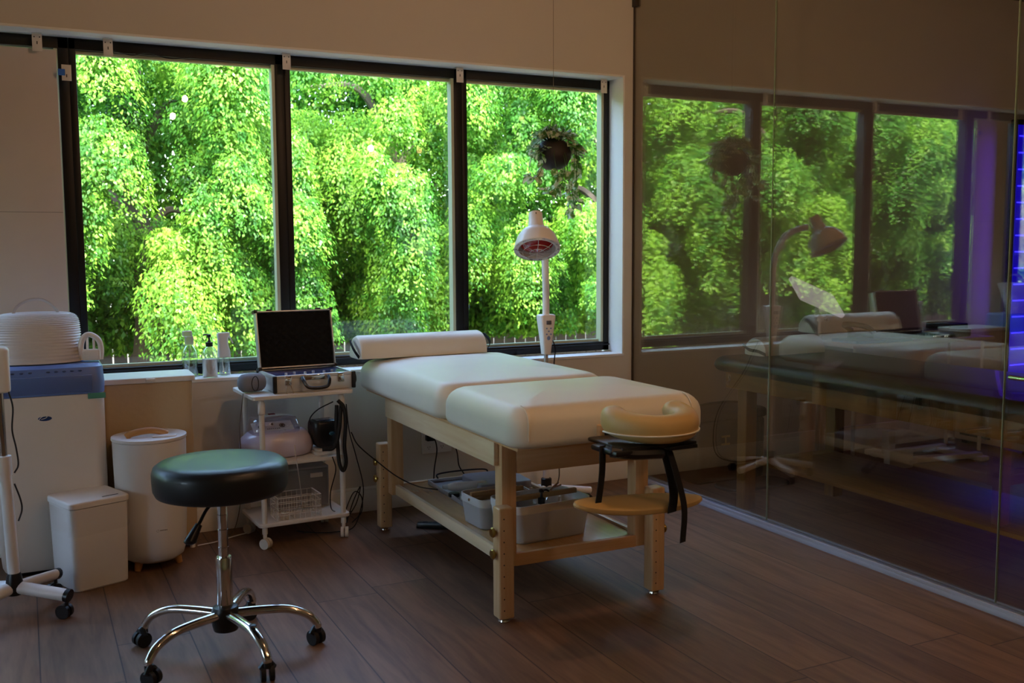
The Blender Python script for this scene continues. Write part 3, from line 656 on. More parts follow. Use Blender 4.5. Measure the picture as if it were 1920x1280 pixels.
# machine with clear dome on the middle shelf
D = thing('salon_machine', 'pale lilac rounded machine with clear cover and dials on the middle cart shelf', 'machine', cw(-.078, .01, .3925), CA)
M_lil = mat('lilac_white_plastic', '#c9bfd2', .28, coat=.4)
b = NB(); rings = []
for (s, z) in ((.80, .0), (.93, .008), (1.0, .035), (1.0, .065), (.96, .085), (.86, .10), (.78, .112), (.3, .116)): rings.append([Vector((.168*s*math.copysign(abs(math.cos(a))**.8, math.cos(a)), .12*s*math.copysign(abs(math.sin(a))**.8, math.sin(a)), z)) for a in np.linspace(0, 2*math.pi, 49)[:-1]])
obj('machine_base', loft(b, rings), M_lil, D, sharp=60)
b = NB(); rings = []
for (s, z, y) in ((1.0, .10, 0), (1.0, .13, 0), (.95, .16, .006), (.86, .178, .012), (.6, .186, .014), (.1, .188, .014)): rings.append([Vector((-.012+.115*s*math.copysign(abs(math.cos(a))**.55, math.cos(a)), y+.085*s*math.copysign(abs(math.sin(a))**.55, math.sin(a)), z)) for a in np.linspace(0, 2*math.pi, 49)[:-1]])
obj('clear_cover', loft(b, rings), glass_mat('clear_cover_acrylic', .07, 1.8, (.88, .85, .90)), D, sharp=60)
PM = Matrix.Translation((-.012, -.01, .112)) @ Matrix.Rotation(R(28), 4, 'X')
dk = mat('dark_print', '#3b3440', .5)
obj('control_panel', box(NB(), -.095, .095, -.06, .07, -.002, .004, .002, M=PM), M_white, D)
b = NB()
for (x, y, r) in ((-.055, .03, .014), (.045, .032, .014), (-.055, -.02, .014), (.045, -.02, .014), (0, .045, .006)):
    MM = PM @ Matrix.Translation((x, y, .005)); lathe(b, [(r, 0), (r, .002), (r-.003, .002), (r-.003, 0)], seg=20, M=MM, cap=False); lathe(b, [(.001, 0), (r*.5, 0), (r*.45, .008), (.001, .008)], seg=14, M=MM)
for k in range(7): box(b, -.02+.006*k, -.017+.006*k, -.045, -.03, .004, .005, M=PM); box(b, -.03+.009*k, -.025+.009*k, .012, .016, .004, .005, M=PM)
obj('dial', b, dk, D)
obj('dial_knob', ellipsoid(NB(), (-.085, -.02, .155), .016, .010, .009), M_steel, D, label='shiny metal knob on the left')
obj('red_mark', box(NB(), -.03, .0, .01, .03, .187, .191, .001), mat('red_plastic', '#7c2a2c', .4), D)
cable('machine_hose', [(1.075, 4.43, .46), (1.07, 4.40, .42), (1.078, 4.385, .34), (1.086, 4.385, .26), (1.10, 4.42, .17), (1.12, 4.50, .13)], .0025, M_frost, 'thin clear hose hanging from the lilac machine over the middle shelf', 'hose', par=D)
# white folded pad and black hand piece
pd = thing('white_pad', 'white folded pad under the black device on the middle cart shelf', 'pad', cw(.13, -.055, .3925), R(5)); b = NB(); pad(b, 0, 0, .12, .14, 0, .014, rp=.01, rt=.004, rb=.003); pad(b, .004, .004, .115, .13, .0145, .026, rp=.01, rt=.004, rb=.003); obj('pad_fold', b, M_whitem, pd)
H = thing('black_device', 'black rounded heater-like device sitting on a white pad on the middle cart shelf', 'device', cw(.125, -.06, .420), R(8))
b = NB(); rings = []
for (sx, sy, z, dx) in ((.55, .6, .0, .008), (.72, .8, .012, .006), (.92, .95, .05, 0), (1., 1., .09, 0), (.98, .98, .115, 0), (.9, .9, .126, -.002), (.4, .4, .13, -.002)): rings.append(rrect(dx, 0, .128*sx, .11*sy, .03*sx, z, 6))
obj('device_body', loft(b, rings), M_blackpl, H, sharp=60)
obj('device_screen', box(NB(), -.045, .045, -.03, .03, .129, .132, .002), mat('dark_violet_screen', '#1b1548', .15), H)
b = NB(); ellipsoid(b, (.02, -.055, .07), .014, .006, .010); obj('device_button', b, mat('slate_button', '#33566b', .25), H)
# corrugated black hose looping down beside the cart
cable('black_hose', [(1.295, 4.42, .635), (1.285, 4.405, .60), (1.275, 4.40, .52), (1.25, 4.40, .44), (1.20, 4.42, .43)], .010, M_rubber, 'thick black hose curving from the cart top to the black device', 'hose')
cable('black_hose', [(1.272, 4.40, .655), (1.298, 4.395, .62), (1.306, 4.40, .54), (1.302, 4.41, .44), (1.308, 4.41, .36), (1.292, 4.405, .325), (1.276, 4.41, .36), (1.272, 4.42, .45), (1.268, 4.42, .55), (1.272, 4.42, .63)], .009, M_rubber, 'black hose hanging in a narrow loop off the right side of the cart', 'hose')
cable('power_cord', [(1.20, 4.50, .50), (1.17, 4.52, .55), (1.20, 4.50, .60), (1.27, 4.47, .64)], .003, M_blackpl, 'thin black cord arching behind the black device under the cart top', 'cord', par=H)
cable('power_cord', [(1.235, 4.38, .40), (1.245, 4.365, .34), (1.22, 4.37, .24), (1.235, 4.42, .15), (1.29, 4.52, .10), (1.34, 4.62, .06), (1.42, 4.72, .04)], .0028, M_blackpl, 'thin black cord falling from the black device past the lower cart shelf', 'cord', par=H)
cable('power_cord', [(1.32, 4.43, .63), (1.335, 4.44, .50), (1.37, 4.46, .38), (1.41, 4.48, .22), (1.40, 4.50, .10), (1.36, 4.50, .02), (1.28, 4.52, .005), (1.18, 4.56, .005), (1.12, 4.62, .005)], .0026, M_blackpl, 'thin black cord hanging right of the cart down to the floor', 'cord', par=H)
cable('probe_cable', [(1.335, 4.41, .50), (1.36, 4.38, .44), (1.44, 4.33, .36), (1.515, 4.28, .295), (1.60, 4.24, .25), (1.68, 4.20, .2345)], .003, M_blackpl, 'cable stretching from the cart to the tray under the massage table', 'cable')
for k, (pts) in enumerate(([(1.36, 4.60, .02), (1.42, 4.68, .10), (1.47, 4.72, .16), (1.44, 4.70, .08), (1.37, 4.66, .01)], [(1.35, 4.62, .05), (1.43, 4.70, .14), (1.47, 4.70, .11), (1.46, 4.68, .04), (1.40, 4.64, .006)])):
    cable('tangled_cord', pts, .0028, M_blackpl, ['black cord loop standing against the baseboard right of the cart, outer loop', 'black cord loop standing against the baseboard right of the cart, inner loop'][k], 'cord')
cable('floor_cable', [(.66, 4.60, .004), (.74, 4.62, .004), (.83, 4.67, .004), (.90, 4.70, .004)], .003, M_white, 'white cable on the floor between the hamper and the cart')
# wire basket and clear drawers on the bottom shelf
wb = thing('wire_basket', 'white wire grid basket on the bottom shelf of the cart', 'basket', cw(-.025, -.09, .1155), CA)
b = NB(); w, l, h = .20, .13, .105
for i in range(9):
    x = -w/2+w*i/8
    for y in (-l/2, l/2): cyl(b, (x, y, 0), (x, y, h), .0013, seg=5)
    cyl(b, (x, -l/2, 0), (x, l/2, 0), .0013, seg=5)
for z in (0, h*.25, h*.5, h*.75, h):
    r = .0022 if z in (0, h) else .0013
    for y in (-l/2, l/2): cyl(b, (-w/2, y, z), (w/2, y, z), r, seg=6)
    for x in (-w/2, w/2): cyl(b, (x, -l/2, z), (x, l/2, z), r, seg=6)
for j in range(1, 6):
    y = -l/2+l*j/6
    for x in (-w/2, w/2): cyl(b, (x, y, 0), (x, y, h), .0013, seg=5)
obj('wire_grid', b, M_whitem, wb)
dr = thing('plastic_drawer_box', 'translucent plastic drawer box behind the wire basket on the cart', 'drawer box', cw(.04, .075, .1155), CA)
obj('drawer_shell', box(NB(), -.13, .13, -.07, .07, 0, .20, .006), M_frost, dr)
obj('drawer_front', box(NB(), -.122, .122, -.076, -.070, .01, .19, .003), mat('grey_frosted_drawer', '#a49c94', .35, trans=.4), dr)
obj('drawer_handle', box(NB(), .035, .095, -.086, -.076, .150, .172, .003), M_whitem, dr)

# ------------------------------------------------------------------ left corner group
# portable air conditioner
A = thing('portable_air_conditioner', 'tall white portable air conditioner with blue grey control top, left of the hamper', 'air conditioner', (.075, 4.60, 0))
M_ac = mat('off_white_plastic', '#d9cfc3', .42); M_blue = mat('blue_grey_plastic', '#5f79b5', .35)
b = NB(); w, l = .42, .34
loft(b, [rrect(0, 0, w*s, l*t, .05, z) for (s, t, z) in ((.93, .9, .03), (.97, .95, .05), (1, 1, .12), (1, 1, .70), (1, 1, .755))]); obj('body', b, M_ac, A)
b = NB(); loft(b, [rrect(0, 0, w+.004, l+.004, .05, z) for z in (.757, .76)]+[rrect(0, .0, w+.008, l+.006, .05, .80), rrect(0, .01, w, l-.02, .05, .865), rrect(0, .015, w-.02, l-.05, .04, .877)]); tp = obj('control_top', b, M_blue, A)
obj('front_flap', box(NB(), -.19, .165, -l/2-.007, -l/2+.01, .765, .835, .004), mat('blue_grey_plastic_deep', '#54699e', .3), tp)
for x in [-.13+.032*k for k in range(3)]+[.03*k for k in range(5)]: obj('touch_button', ellipsoid(NB(), (x, -l/2+.012, .853), .008, .004, .004, 10, 6), mat('dark_button_print', '#39496f', .4), tp)
b = NB(); ellipsoid(b, (-.02, -l/2-.0005, .665), .026, .0015, .010); lg = obj('oval_badge', b, mat('navy_badge', '#1c3a6e', .3), A, label='navy oval badge')
b = NB(); tube(b, [(-.044, -l/2-.002, .660), (-.03, -l/2-.0025, .6735), (-.012, -l/2-.0025, .6745), (-.018, -l/2-.0025, .667), (-.034, -l/2-.002, .663)], .0014, seg=6); obj('badge_swoosh', b, M_white, lg)
obj('green_tape', box(NB(), .145, .213, -l/2-.0035, -l/2-.001, .735, .758, M=None), mat('teal_tape', '#4d8f7c', .6), A)
obj('base_wheel', cyl(NB(), (-.15, -.1, .022), (.15, -.1, .022), .02), M_blackpl, A)
# exhaust hose, ribbed, arching from behind up to the window panel
b = NB(); N = 24; rings = []
for i in range(N*4+1):
    s = i/(N*4); z = .882+.20*math.sin(s*math.pi/2)**.9; rr = 1+.016*math.cos(i*math.pi/2)
    w = .168*rr*(1-.42*s**6); d = .11*rr*(1-.2*s); y = .0+.12*s
    rings.append([Vector((-.03+w*math.copysign(abs(math.cos(a))**.8, math.cos(a)), y+d*math.sin(a), z+.012*(1-math.cos(a)**2)*0)) for a in np.linspace(0, 2*math.pi, 41)[:-1]])
hz = thing('exhaust_hose', 'wide white ribbed exhaust hose bulging up from the air conditioner top', 'hose', (.075, 4.60, 0)); obj('ribbed_duct', loft(b, rings), mat('white_hose_plastic', '#cfc8c6', .4), hz, sharp=60)
b = NB(); tube(b, [(-.125, .10, 1.03), (-.11, .11, 1.10), (-.06, .12, 1.135), (.0, .12, 1.135), (.045, .11, 1.10), (.065, .10, 1.05)], .008, seg=8, flat=.5); obj('hose_collar_strap', b, mat('white_hose_strap', '#bdb6b6', .4), hz)
g = thing('white_hand_grip', 'white looped plastic grip standing on the right edge of the air conditioner', 'grip', (.245, 4.56, .879), R(-10))
b = NB(); tube(b, [(-.035, 0, .004), (-.038, 0, .06), (-.025, 0, .10), (.0, .0, .112), (.032, .0, .09), (.042, .0, .05), (.038, .0, .006)], .012, seg=10); obj('loop', b, M_white, g)
b = NB()
for x in (-.012, .014): tube(b, [(x, 0, .02), (x, 0, .10)], .005, seg=8, n=1)
pad(b, .002, 0, .07, .03, .002, .05, rp=.01, rt=.01, rb=.004); obj('grip_web', b, M_white, g)
# panel that fills the window bay
P = thing('window_panel', 'tall white panel filling the narrow window bay above the air conditioner', 'panel', (.04, 4.965, .745))
obj('panel_board', box(NB(), -.175, .14, -.012, .012, 0, 1.49, .002), mat('white_foam_board', '#cfc3bb', .6), P)
obj('panel_seam', box(NB(), -.173, .138, -.0128, -.0121, .772, .7745), mat('panel_seam_grey', '#948a84', .6), P)
# laundry hamper
Hm = thing('laundry_hamper', 'beige fabric laundry hamper with white lid in front of the sill bottles', 'hamper', (.475, 4.70, 0), R(-1))
M_canvas = mat('beige_canvas', '#c0a988', .9, bump=.35, bscale=40, var=.08, vscale=5)
b = NB(); rings = []
rg = random.Random(2)
for i in range(15):
    z = .03+.735*i/14; rings.append([Vector((p.x*(1+.012*math.sin(9*p.y+z*9)), p.y*(1+.02*math.sin(11*p.x+z*7)), z)) for p in rrect(0, 0, .375, .235, .02, z, 4)])
obj('fabric_body', loft(b, rings), M_canvas, Hm, sharp=50)
b = NB(); pad(b, 0, 0, .40, .25, .766, .79, rp=.02, rt=.005, rb=.004); obj('lid', b, M_white, Hm)
obj('lid_tab', box(NB(), -.01, .03, -.134, -.124, .772, .786, .003), M_white, Hm)
for sx in (-1, 1):
    for sy in (-1, 1): obj('foot', cyl(NB(), (sx*.165, sy*.095, 0), (sx*.165, sy*.095, .035), .012), M_white, Hm)
# towel warmer bucket
Wm = thing('towel_warmer', 'white round towel warmer bucket with wooden lid handle and wooden feet', 'towel warmer', (.452, 4.425, 0))
obj('bucket', lathe(NB(), [(.06, .03), (.10, .033), (.125, .05), (.135, .085), (.143, .25), (.149, .53), (.149, .548), (.145, .550)], seg=48), M_white, Wm, sharp=50)
obj('bucket_lid', lathe(NB(), [(.151, .5505), (.153, .554), (.152, .564), (.143, .566), (.10, .562), (.002, .562)], seg=48), M_white, Wm, sharp=50)
b = NB(); tube(b, [(-.095, -.03, .566), (-.07, -.03, .580), (0, -.03, .588), (.055, -.03, .576), (.07, -.03, .566)], .016, seg=10, flat=.45); obj('lid_handle', b, M_beech, Wm)
obj('lid_flap', box(NB(), .02, .115, -.07, -.02, .563, .569, .002, M=Matrix.Rotation(R(-12), 4, 'Z')), M_white, Wm)
for k in range(3):
    a = R(-15+120*k); obj('wooden_foot', cyl(NB(), (.105*math.cos(a), .105*math.sin(a), 0), (.09*math.cos(a), .09*math.sin(a), .05), .013, .02, 14), M_beech, Wm)
obj('side_window', box(NB(), .03, .075, -.1455, -.139, .37, .43, .002, M=Matrix.Rotation(R(0), 4, 'Z')), mat('grey_panel', '#b4a58f', .5), Wm)
b = NB(); lathe(b, [(.0045, 0), (.0055, .0008), (.0045, .0016)], seg=14, M=Matrix.Translation((.005, -.1385, .18)) @ Matrix.Rotation(R(90), 4, 'X'), cap=False)
for k in range(5): box(b, .015+.006*k, .0188+.006*k, -.140+.0008*k, -.138, .1785, .1825)
obj('brand_mark', b, mat('grey_print', '#6a6058', .5), Wm)
# small bin with liner
Bn = thing('waste_bin', 'small white rectangular waste bin with plastic liner in front of the air conditioner', 'bin', (.197, 4.31, 0), R(20))
b = NB(); rings = []
for (s, z) in ((.90, 0), (.94, .006), (1.0, .335)): rings.append(rrect(0, 0, .235*s, .235*s, .025, z))
obj('bin_body', loft(b, rings), M_white, Bn)
b = NB(); pad(b, 0, 0, .245, .245, .337, .362, rp=.028, rt=.008, rb=.003); l_ = obj('bin_lid', b, M_white, Bn)
obj('lid_slot', box(NB(), .02, .085, -.09, -.084, .3622, .3632), M_blackpl, l_)
b = NB(); rings = []; rg = random.Random(5)
for i in range(8):
    z = .334-.015*i-.0; rings.append([Vector((p.x*(1+rg.uniform(.004, .03)), p.y*(1+rg.uniform(.004, .03)), z+rg.uniform(-.004, .004))) for p in rrect(0, 0, .242, .242, .03, z, 6)])
obj('plastic_liner', loft(b, rings, cap=False), glass_mat('clear_film', .06, .8, (.985, .985, .985), rough=.1), Bn, sharp=30)
# stand at the left edge of the view
St = thing('wheeled_lamp_stand', 'white wheeled treatment lamp stand cut by the left edge of the photo', 'lamp stand', (-.080, 4.03, 0), R(0))
obj('hub', lathe(NB(), [(.02, .075), (.03, .08), (.032, .10), (.026, .15), (.022, .16)], seg=20), M_blackpl, St)
for k, a in enumerate((-36, 48, 140, 215)):
    d = Vector((math.cos(R(a)), math.sin(R(a)), 0)); b = NB(); tube(b, [d*.02+Vector((0, 0, .105)), d*.215+Vector((0, 0, .085))], .024, seg=14, n=1, flat=.8); lgx = obj('leg', b, M_white, St)
    b = NB(); tube(b, [d*.208+Vector((0, 0, .086)), d*.224+Vector((0, 0, .084))], .0255, seg=14, n=1, flat=.85); cyl(b, d*.21+Vector((0, 0, .03)), d*.21+Vector((0, 0, .075)), .007); n = Vector((-d.y, d.x, 0))
    for s in (-1, 1): cyl(b, d*.20+n*(s*.004)+Vector((0, 0, .026)), d*.20+n*(s*.018)+Vector((0, 0, .026)), .0265)
    obj('castor', b, M_blackpl, lgx)
obj('lower_pole', cyl(NB(), (0, 0, .155), (-.012, 0, .56), .021), M_white, St)
obj('pole_collar', cyl(NB(), (-.012, 0, .53), (-.013, 0, .60), .026), M_white, St)
obj('chrome_pole', cyl(NB(), (-.013, 0, .60), (-.016, 0, .84), .014), M_chrome, St)
b = NB(); pad(b, -.02, 0, .085, .08, .835, 1.0, rp=.02, rt=.015, rb=.01); obj('control_box', b, M_white, St)
b = NB()
for k in range(14): lathe(b, [(.026, 1.0+k*.02), (.030, 1.005+k*.02), (.030, 1.013+k*.02), (.026, 1.02+k*.02)], c=(-.038, 0, 0), seg=20, cap=False)
obj('ribbed_arm', b, M_white, St)
b = NB(); tube(b, [(.015, -.03, .84), (.026, -.03, .78), (.02, -.03, .70), (.03, -.03, .63), (.034, -.03, .57), (.02, -.03, .54)], .003, seg=8); tube(b, [(.018, -.03, .50), (.035, -.03, .44), (.038, -.03, .40), (.025, -.03, .36)], .003, seg=8); obj('cord', b, M_blackpl, St)
# sill bottles (sill top z=.737)
def bottle(x, y, r, h, lab): return thing('spray_bottle', lab, 'bottle', (x, y, .7375), 0, 'bottles on the window sill')
SBY = 4.925
t = bottle(.705, 4.955, .036, .15, 'clear round bottle with a clear sprayer, leftmost on the window sill')
obj('bottle_body', lathe(NB(), [(.03, 0), (.037, .004), (.0375, .10), (.034, .125), (.02, .148), (.014, .155)], seg=32), M_clear, t, sharp=60)
obj('liquid', lathe(NB(), [(.028, .003), (.035, .006), (.0355, .085), (.002, .085)], seg=32), glass_mat('pale_liquid', .05, 1.5, (.82, .90, .70)), t)
b = NB(); pad(b, 0, 0, .04, .03, .155, .195, rp=.01, rt=.004, rb=.004); pad(b, -.008, 0, .045, .03, .195, .222, rp=.01, rt=.006, rb=.004); tube(b, [(.008, 0, .205), (.014, 0, .18), (.01, 0, .165)], .004, seg=6); obj('sprayer', b, M_frost, t)
cyl_ = NB(); tube(cyl_, [(0, 0, .15), (-.004, 0, .06), (-.01, 0, .008)], .002, seg=6); obj('dip_tube', cyl_, M_frost, t)
t = thing('pump_dispenser', 'clear bottle of white lotion with a black pump, in the middle on the window sill', 'bottle', (.787, 4.885, .7375), 0, 'bottles on the window sill')
obj('bottle_body', lathe(NB(), [(.03, 0), (.0355, .004), (.036, .11), (.031, .132), (.018, .146), (.014, .15)], seg=32), M_clear, t, sharp=60)
obj('lotion', lathe(NB(), [(.028, .003), (.034, .006), (.0343, .088), (.002, .088)], seg=32), mat('white_lotion', '#e8dcd2', .5), t)
b = NB(); lathe(b, [(.0155, .148), (.017, .15), (.017, .168), (.008, .170), (.007, .176), (.0045, .177), (.0045, .192), (.009, .194), (.009, .205), (.004, .207)], seg=20); tube(b, [(0, 0, .203), (-.016, 0, .205), (-.028, 0, .203)], .0035, seg=8); obj('pump', b, M_blackpl, t)
t = thing('mist_bottle', 'white trigger mist bottle with clear bottom, nearest the cart on the window sill', 'bottle', (.862, 4.925, .7375), 0, 'bottles on the window sill')
obj('bottle_body', lathe(NB(), [(.022, 0), (.028, .004), (.0285, .085), (.027, .095)], seg=32), M_clear, t, sharp=60)
b = NB(); tube(b, [(0, 0, .005), (-.008, 0, .05), (-.006, 0, .09)], .0025, seg=6); obj('dip_tube', b, M_white, t)
b = NB(); loft(b, [rrect(dx, 0, w, d, .012, z) for (w, d, z, dx) in ((.058, .05, .088, 0), (.056, .048, .12, -.001), (.046, .04, .155, -.004), (.05, .04, .185, -.004), (.062, .036, .20, -.001), (.055, .03, .208, 0))]); tube(b, [(.022, 0, .195), (.034, 0, .175), (.044, 0, .155)], .005, seg=8, radii=[.006, .004, .003]); obj('trigger_head', b, M_white, t, sharp=50)

M_lampw = mat('lamp_white_enamel', '#f8f4f2', .35)
# ------------------------------------------------------------------ infrared lamp
L = thing('infrared_lamp', 'white infrared heat lamp on a wheeled stand behind the massage table', 'lamp', (2.41, 4.50, 0))
obj('hub', lathe(NB(), [(.024, .045), (.028, .05), (.028, .145), (.022, .15)], seg=24), M_blackpl, L)
for a in (-8, 64, 136, 208, 280):
    d = Vector((math.cos(R(a)), math.sin(R(a)), 0)); b = NB(); tube(b, [d*.02+Vector((0, 0, .095)), d*.25+Vector((0, 0, .062))], .019, seg=12, n=1); g_ = obj('leg', b, M_lampw, L); n = Vector((-d.y, d.x, 0))
    b = NB(); cyl(b, d*.24+Vector((0, 0, .02)), d*.24+Vector((0, 0, .06)), .006)
    for s in (-1, 1): cyl(b, d*.235+n*(s*.003)+Vector((0, 0, .022)), d*.235+n*(s*.014)+Vector((0, 0, .022)), .022)
    obj('castor', b, M_blackpl, g_)
obj('lower_pole', cyl(NB(), (0, 0, .145), (0, 0, .60), .017), M_lampw, L)
obj('chrome_pole', cyl(NB(), (0, 0, .60), (0, 0, .82), .011), M_steel, L)
b = NB(); loft(b, [rrect(0, 0, w, d, .012, z) for (w, d, z) in ((.042, .045, .80), (.046, .05, .83), (.062, .058, .90), (.084, .066, .985), (.086, .066, 1.0), (.07, .055, 1.006))])
cb = obj('control_box', b, M_lampw, L, sharp=40)
b = NB(); box(b, -.014, .014, -.0345, -.031, .955, .975, .001); obj('display', b, mat('grey_display', '#5b6070', .3), cb)
b = NB()
for (x, z) in ((-.012, .935), (.012, .935), (0, .92), (-.012, .905), (.012, .905)): ellipsoid(b, (x, -.0315, z), .005, .002, .004, 10, 6)
ellipsoid(b, (0, -.0295, .885), .010, .002, .011, 14, 8); obj('button', b, mat('blue_button', '#7c93c9', .4), cb)
b = NB(); tube(b, [(0, 0, 1.0), (0, 0, 1.12), (-.003, .0, 1.22), (-.012, -.012, 1.31), (-.045, -.055, 1.41), (-.10, -.125, 1.452), (-.125, -.15, 1.452)], .018, seg=14); obj('gooseneck', b, M_lampw, L, sharp=60)
# head points down towards the camera side
hd = Vector((-.16, -.20, 1.437)); ax = Vector((-.18, -.42, -.80)).normalized(); HM = Matrix.Translation(hd) @ ax.to_track_quat('Z', 'Y').to_matrix().to_4x4()
b = NB(); lathe(b, [(.022, -.088), (.034, -.086), (.036, -.04), (.043, .0), (.055, .008), (.075, .02), (.094, .048), (.107, .085), (.112, .11), (.109, .112), (.104, .088), (.09, .05), (.07, .024), (.04, .012)], seg=48, M=HM, cap=False); hdm = obj('lamp_shade', b, M_lampw, L, sharp=50)
b = NB(); lathe(b, [(.002, -.087), (.033, -.0855)], seg=24, M=HM, cap=False); obj('shade_cap', b, M_lampw, hdm)
b = NB(); lathe(b, [(.030, .02), (.050, .045), (.072, .075), (.078, .088), (.070, .096), (.04, .103), (.003, .105)], seg=40, M=HM); obj('red_bulb', b, mat('red_bulb_glass', '#b01a1e', .12, coat=.6), hdm)
b = NB()
for k in range(14):
    a = 2*math.pi*k/14; MM = HM @ Matrix.Rotation(a, 4, 'Z'); box(b, .098, .108, -.008, .008, .1125, .1135, M=MM)
for k in range(4): box(b, -.002, .002, -.0352, -.034, -.075+k*.018, -.065+k*.018, M=HM @ Matrix.Rotation(R(180), 4, 'Z'))
obj('vent_slot', b, M_blackpl, hdm)
b = NB()
for r_, z_ in ((.105, .116), (.07, .128), (.035, .132)): tube(b, [HM @ Vector((r_*math.cos(a), r_*math.sin(a), z_)) for a in np.linspace(0, 6.2832*31/32, 32)], .0013, seg=5, n=1, closed=True)
for k in range(4):
    a = math.pi*k/4; tube(b, [HM @ Vector((r_*math.cos(a), r_*math.sin(a), z_)) for r_, z_ in ((-.107, .112), (-.07, .128), (0, .133), (.07, .128), (.107, .112))], .0013, seg=5, n=4)
b2 = NB(); lathe(b2, [(.090, .1118), (.112, .1118), (.112, .1135), (.090, .1135)], seg=40, M=HM, cap=False); obj('front_ring', b2, M_lampw, hdm)
obj('wire_guard', b, M_steel, hdm)
cable('lamp_cord', [(2.45, 4.50, .87), (2.475, 4.52, .82), (2.49, 4.56, .74), (2.52, 4.62, .60), (2.60, 4.75, .35), (2.62, 4.74, .12), (2.55, 4.64, .07), (2.46, 4.53, .10)], .0032, M_blackpl, 'black cord hanging from the infrared lamp control box', 'cord', par=L)

# ------------------------------------------------------------------ hanging plant
Pl = thing('hanging_plant', 'variegated trailing plant in a dark round pot hanging in front of the right window pane', 'plant', (2.565, 4.70, 1.758))
obj('pot', lathe(NB(), [(.02, 0), (.045, .004), (.075, .028), (.093, .065), (.094, .095), (.083, .125), (.068, .145), (.064, .15), (.058, .145)], seg=40), mat('dark_brown_ceramic', '#2a201c', .55), Pl, sharp=50)
obj('soil', lathe(NB(), [(.002, .14), (.06, .14)], seg=24, cap=False), mat('potting_soil', '#241a13', .95), Pl)
b = NB(); cyl(b, (0, 0, .30), (0, 0, 1.29), .0012, seg=6)
for k in range(3): a = R(30+120*k); cyl(b, (.066*math.cos(a), .066*math.sin(a), .145), (0, 0, .30), .001, seg=6)
obj('hanging_wire', b, mat('thin_wire', '#8c7c6a', .5), Pl)
def pothos_leaf_mat():
    m = bpy.data.materials.new('variegated_leaf'); m.use_nodes = True; nt = m.node_tree; p = nt.nodes['Principled BSDF']; p.inputs['Roughness'].default_value = .4
    tc = nt.nodes.new('ShaderNodeTexCoord'); nz = nt.nodes.new('ShaderNodeTexNoise'); nz.inputs['Scale'].default_value = 38; nz.inputs['Detail'].default_value = 2; nt.links.new(tc.outputs['Object'], nz.inputs['Vector'])
    cr = nt.nodes.new('ShaderNodeValToRGB'); e = cr.color_ramp.elements; e[0].position = .44; e[0].color = srgb('#6a9a42'); e[1].position = .56; e[1].color = srgb('#eef0cc')
    nt.links.new(nz.outputs['Fac'], cr.inputs[0]); nt.links.new(cr.outputs[0], p.inputs['Base Color'])
    t = nt.nodes.new('ShaderNodeBsdfTranslucent'); nt.links.new(cr.outputs[0], t.inputs[0]); mx = nt.nodes.new('ShaderNodeMixShader'); mx.inputs[0].default_value = .4
    nt.links.new(p.outputs[0], mx.inputs[1]); nt.links.new(t.outputs[0], mx.inputs[2]); nt.links.new(mx.outputs[0], nt.nodes['Material Output'].inputs[0]); MATS['vl'] = m; return m
M_vl = pothos_leaf_mat(); M_stem = mat('green_stem', '#3d5426', .5)
rg = random.Random(8); lb = NB(); sb = NB()
def leaf(b, p, L, yaw, droop, roll):
    M = Matrix.Translation(p) @ Matrix.Rotation(yaw, 4, 'Z') @ Matrix.Rotation(droop, 4, 'Y') @ Matrix.Rotation(roll, 4, 'X')
    prof = [(0, 0), (.12, .28), (.32, .40), (.55, .36), (.78, .20), (1, 0)]; mid = []; lf = []; rt_ = []
    for (u, w) in prof:
        z = -.25*u*u*L; mid.append(b.verts.new(M @ Vector((u*L, 0, z-.03*L)))); 
        if w > 0: lf.append(b.verts.new(M @ Vector((u*L, w*L, z+.06*L)))); rt_.append(b.verts.new(M @ Vector((u*L, -w*L, z+.06*L))))
        else: lf.append(None); rt_.append(None)
    for S_ in (lf, rt_):
        for i in range(len(prof)-1):
            q = [v for v in (mid[i], mid[i+1], S_[i+1], S_[i]) if v is not None]; b.faces.new(q)
for k in range(130):
    a = rg.uniform(0, 6.283); r_ = rg.uniform(.02, .13); z = .15+.085*(1-(r_/.14)**2)*rg.uniform(.3, 1.1) - .09*(r_/.14)**3
    p = Vector((r_*math.cos(a), r_*math.sin(a), z))
    if p.y < 0 and abs(p.x) < .085 and z < .175: continue
    tube(sb, [(p.x*.3, p.y*.3, .14), (p.x*.8, p.y*.8, z+.01), p], .0016, seg=5, n=3); leaf(lb, p, rg.uniform(.045, .07), a+rg.uniform(-.7, .7), rg.uniform(-.2, .8), rg.uniform(-.6, .6))
vines = [[(.03, -.05, .14), (.07, -.09, .12), (.075, -.09, .0), (.06, -.09, -.10), (.075, -.09, -.19), (.065, -.085, -.235)], [(.05, -.05, .14), (.095, -.07, .10), (.10, -.07, -.02), (.095, -.07, -.12), (.105, -.07, -.18)],
         [(-.05, -.04, .14), (-.10, -.06, .08), (-.11, -.07, .0), (-.15, -.08, -.05), (-.20, -.08, -.03)], [(-.02, -.06, .13), (-.05, -.10, .06), (-.03, -.10, -.04), (-.045, -.10, -.10), (-.10, -.10, -.13)],
         [(.05, .0, .14), (.12, .0, .10), (.14, -.02, .03), (.13, -.02, -.01)], [(.0, -.06, .14), (.02, -.10, .06), (.035, -.10, -.06), (.05, -.1, -.16)], [(-.05, .02, .14), (-.12, .0, .12), (-.135, -.01, .05)], [(0, -.05, .14), (.01, -.105, .04), (0, -.10, -.06), (-.02, -.1, -.09)]]
for vn in vines:
    tube(sb, vn, .0018, seg=5, n=8); PP = smooth_path(vn, 10)
    for j in range(4, len(PP), 2):
        if abs(PP[j].x) < .08 and 0 < PP[j].z < .12: continue
        leaf(lb, PP[j], rg.uniform(.036, .062), rg.uniform(0, 6.283), rg.uniform(.1, 1.3), rg.uniform(-.8, .8))
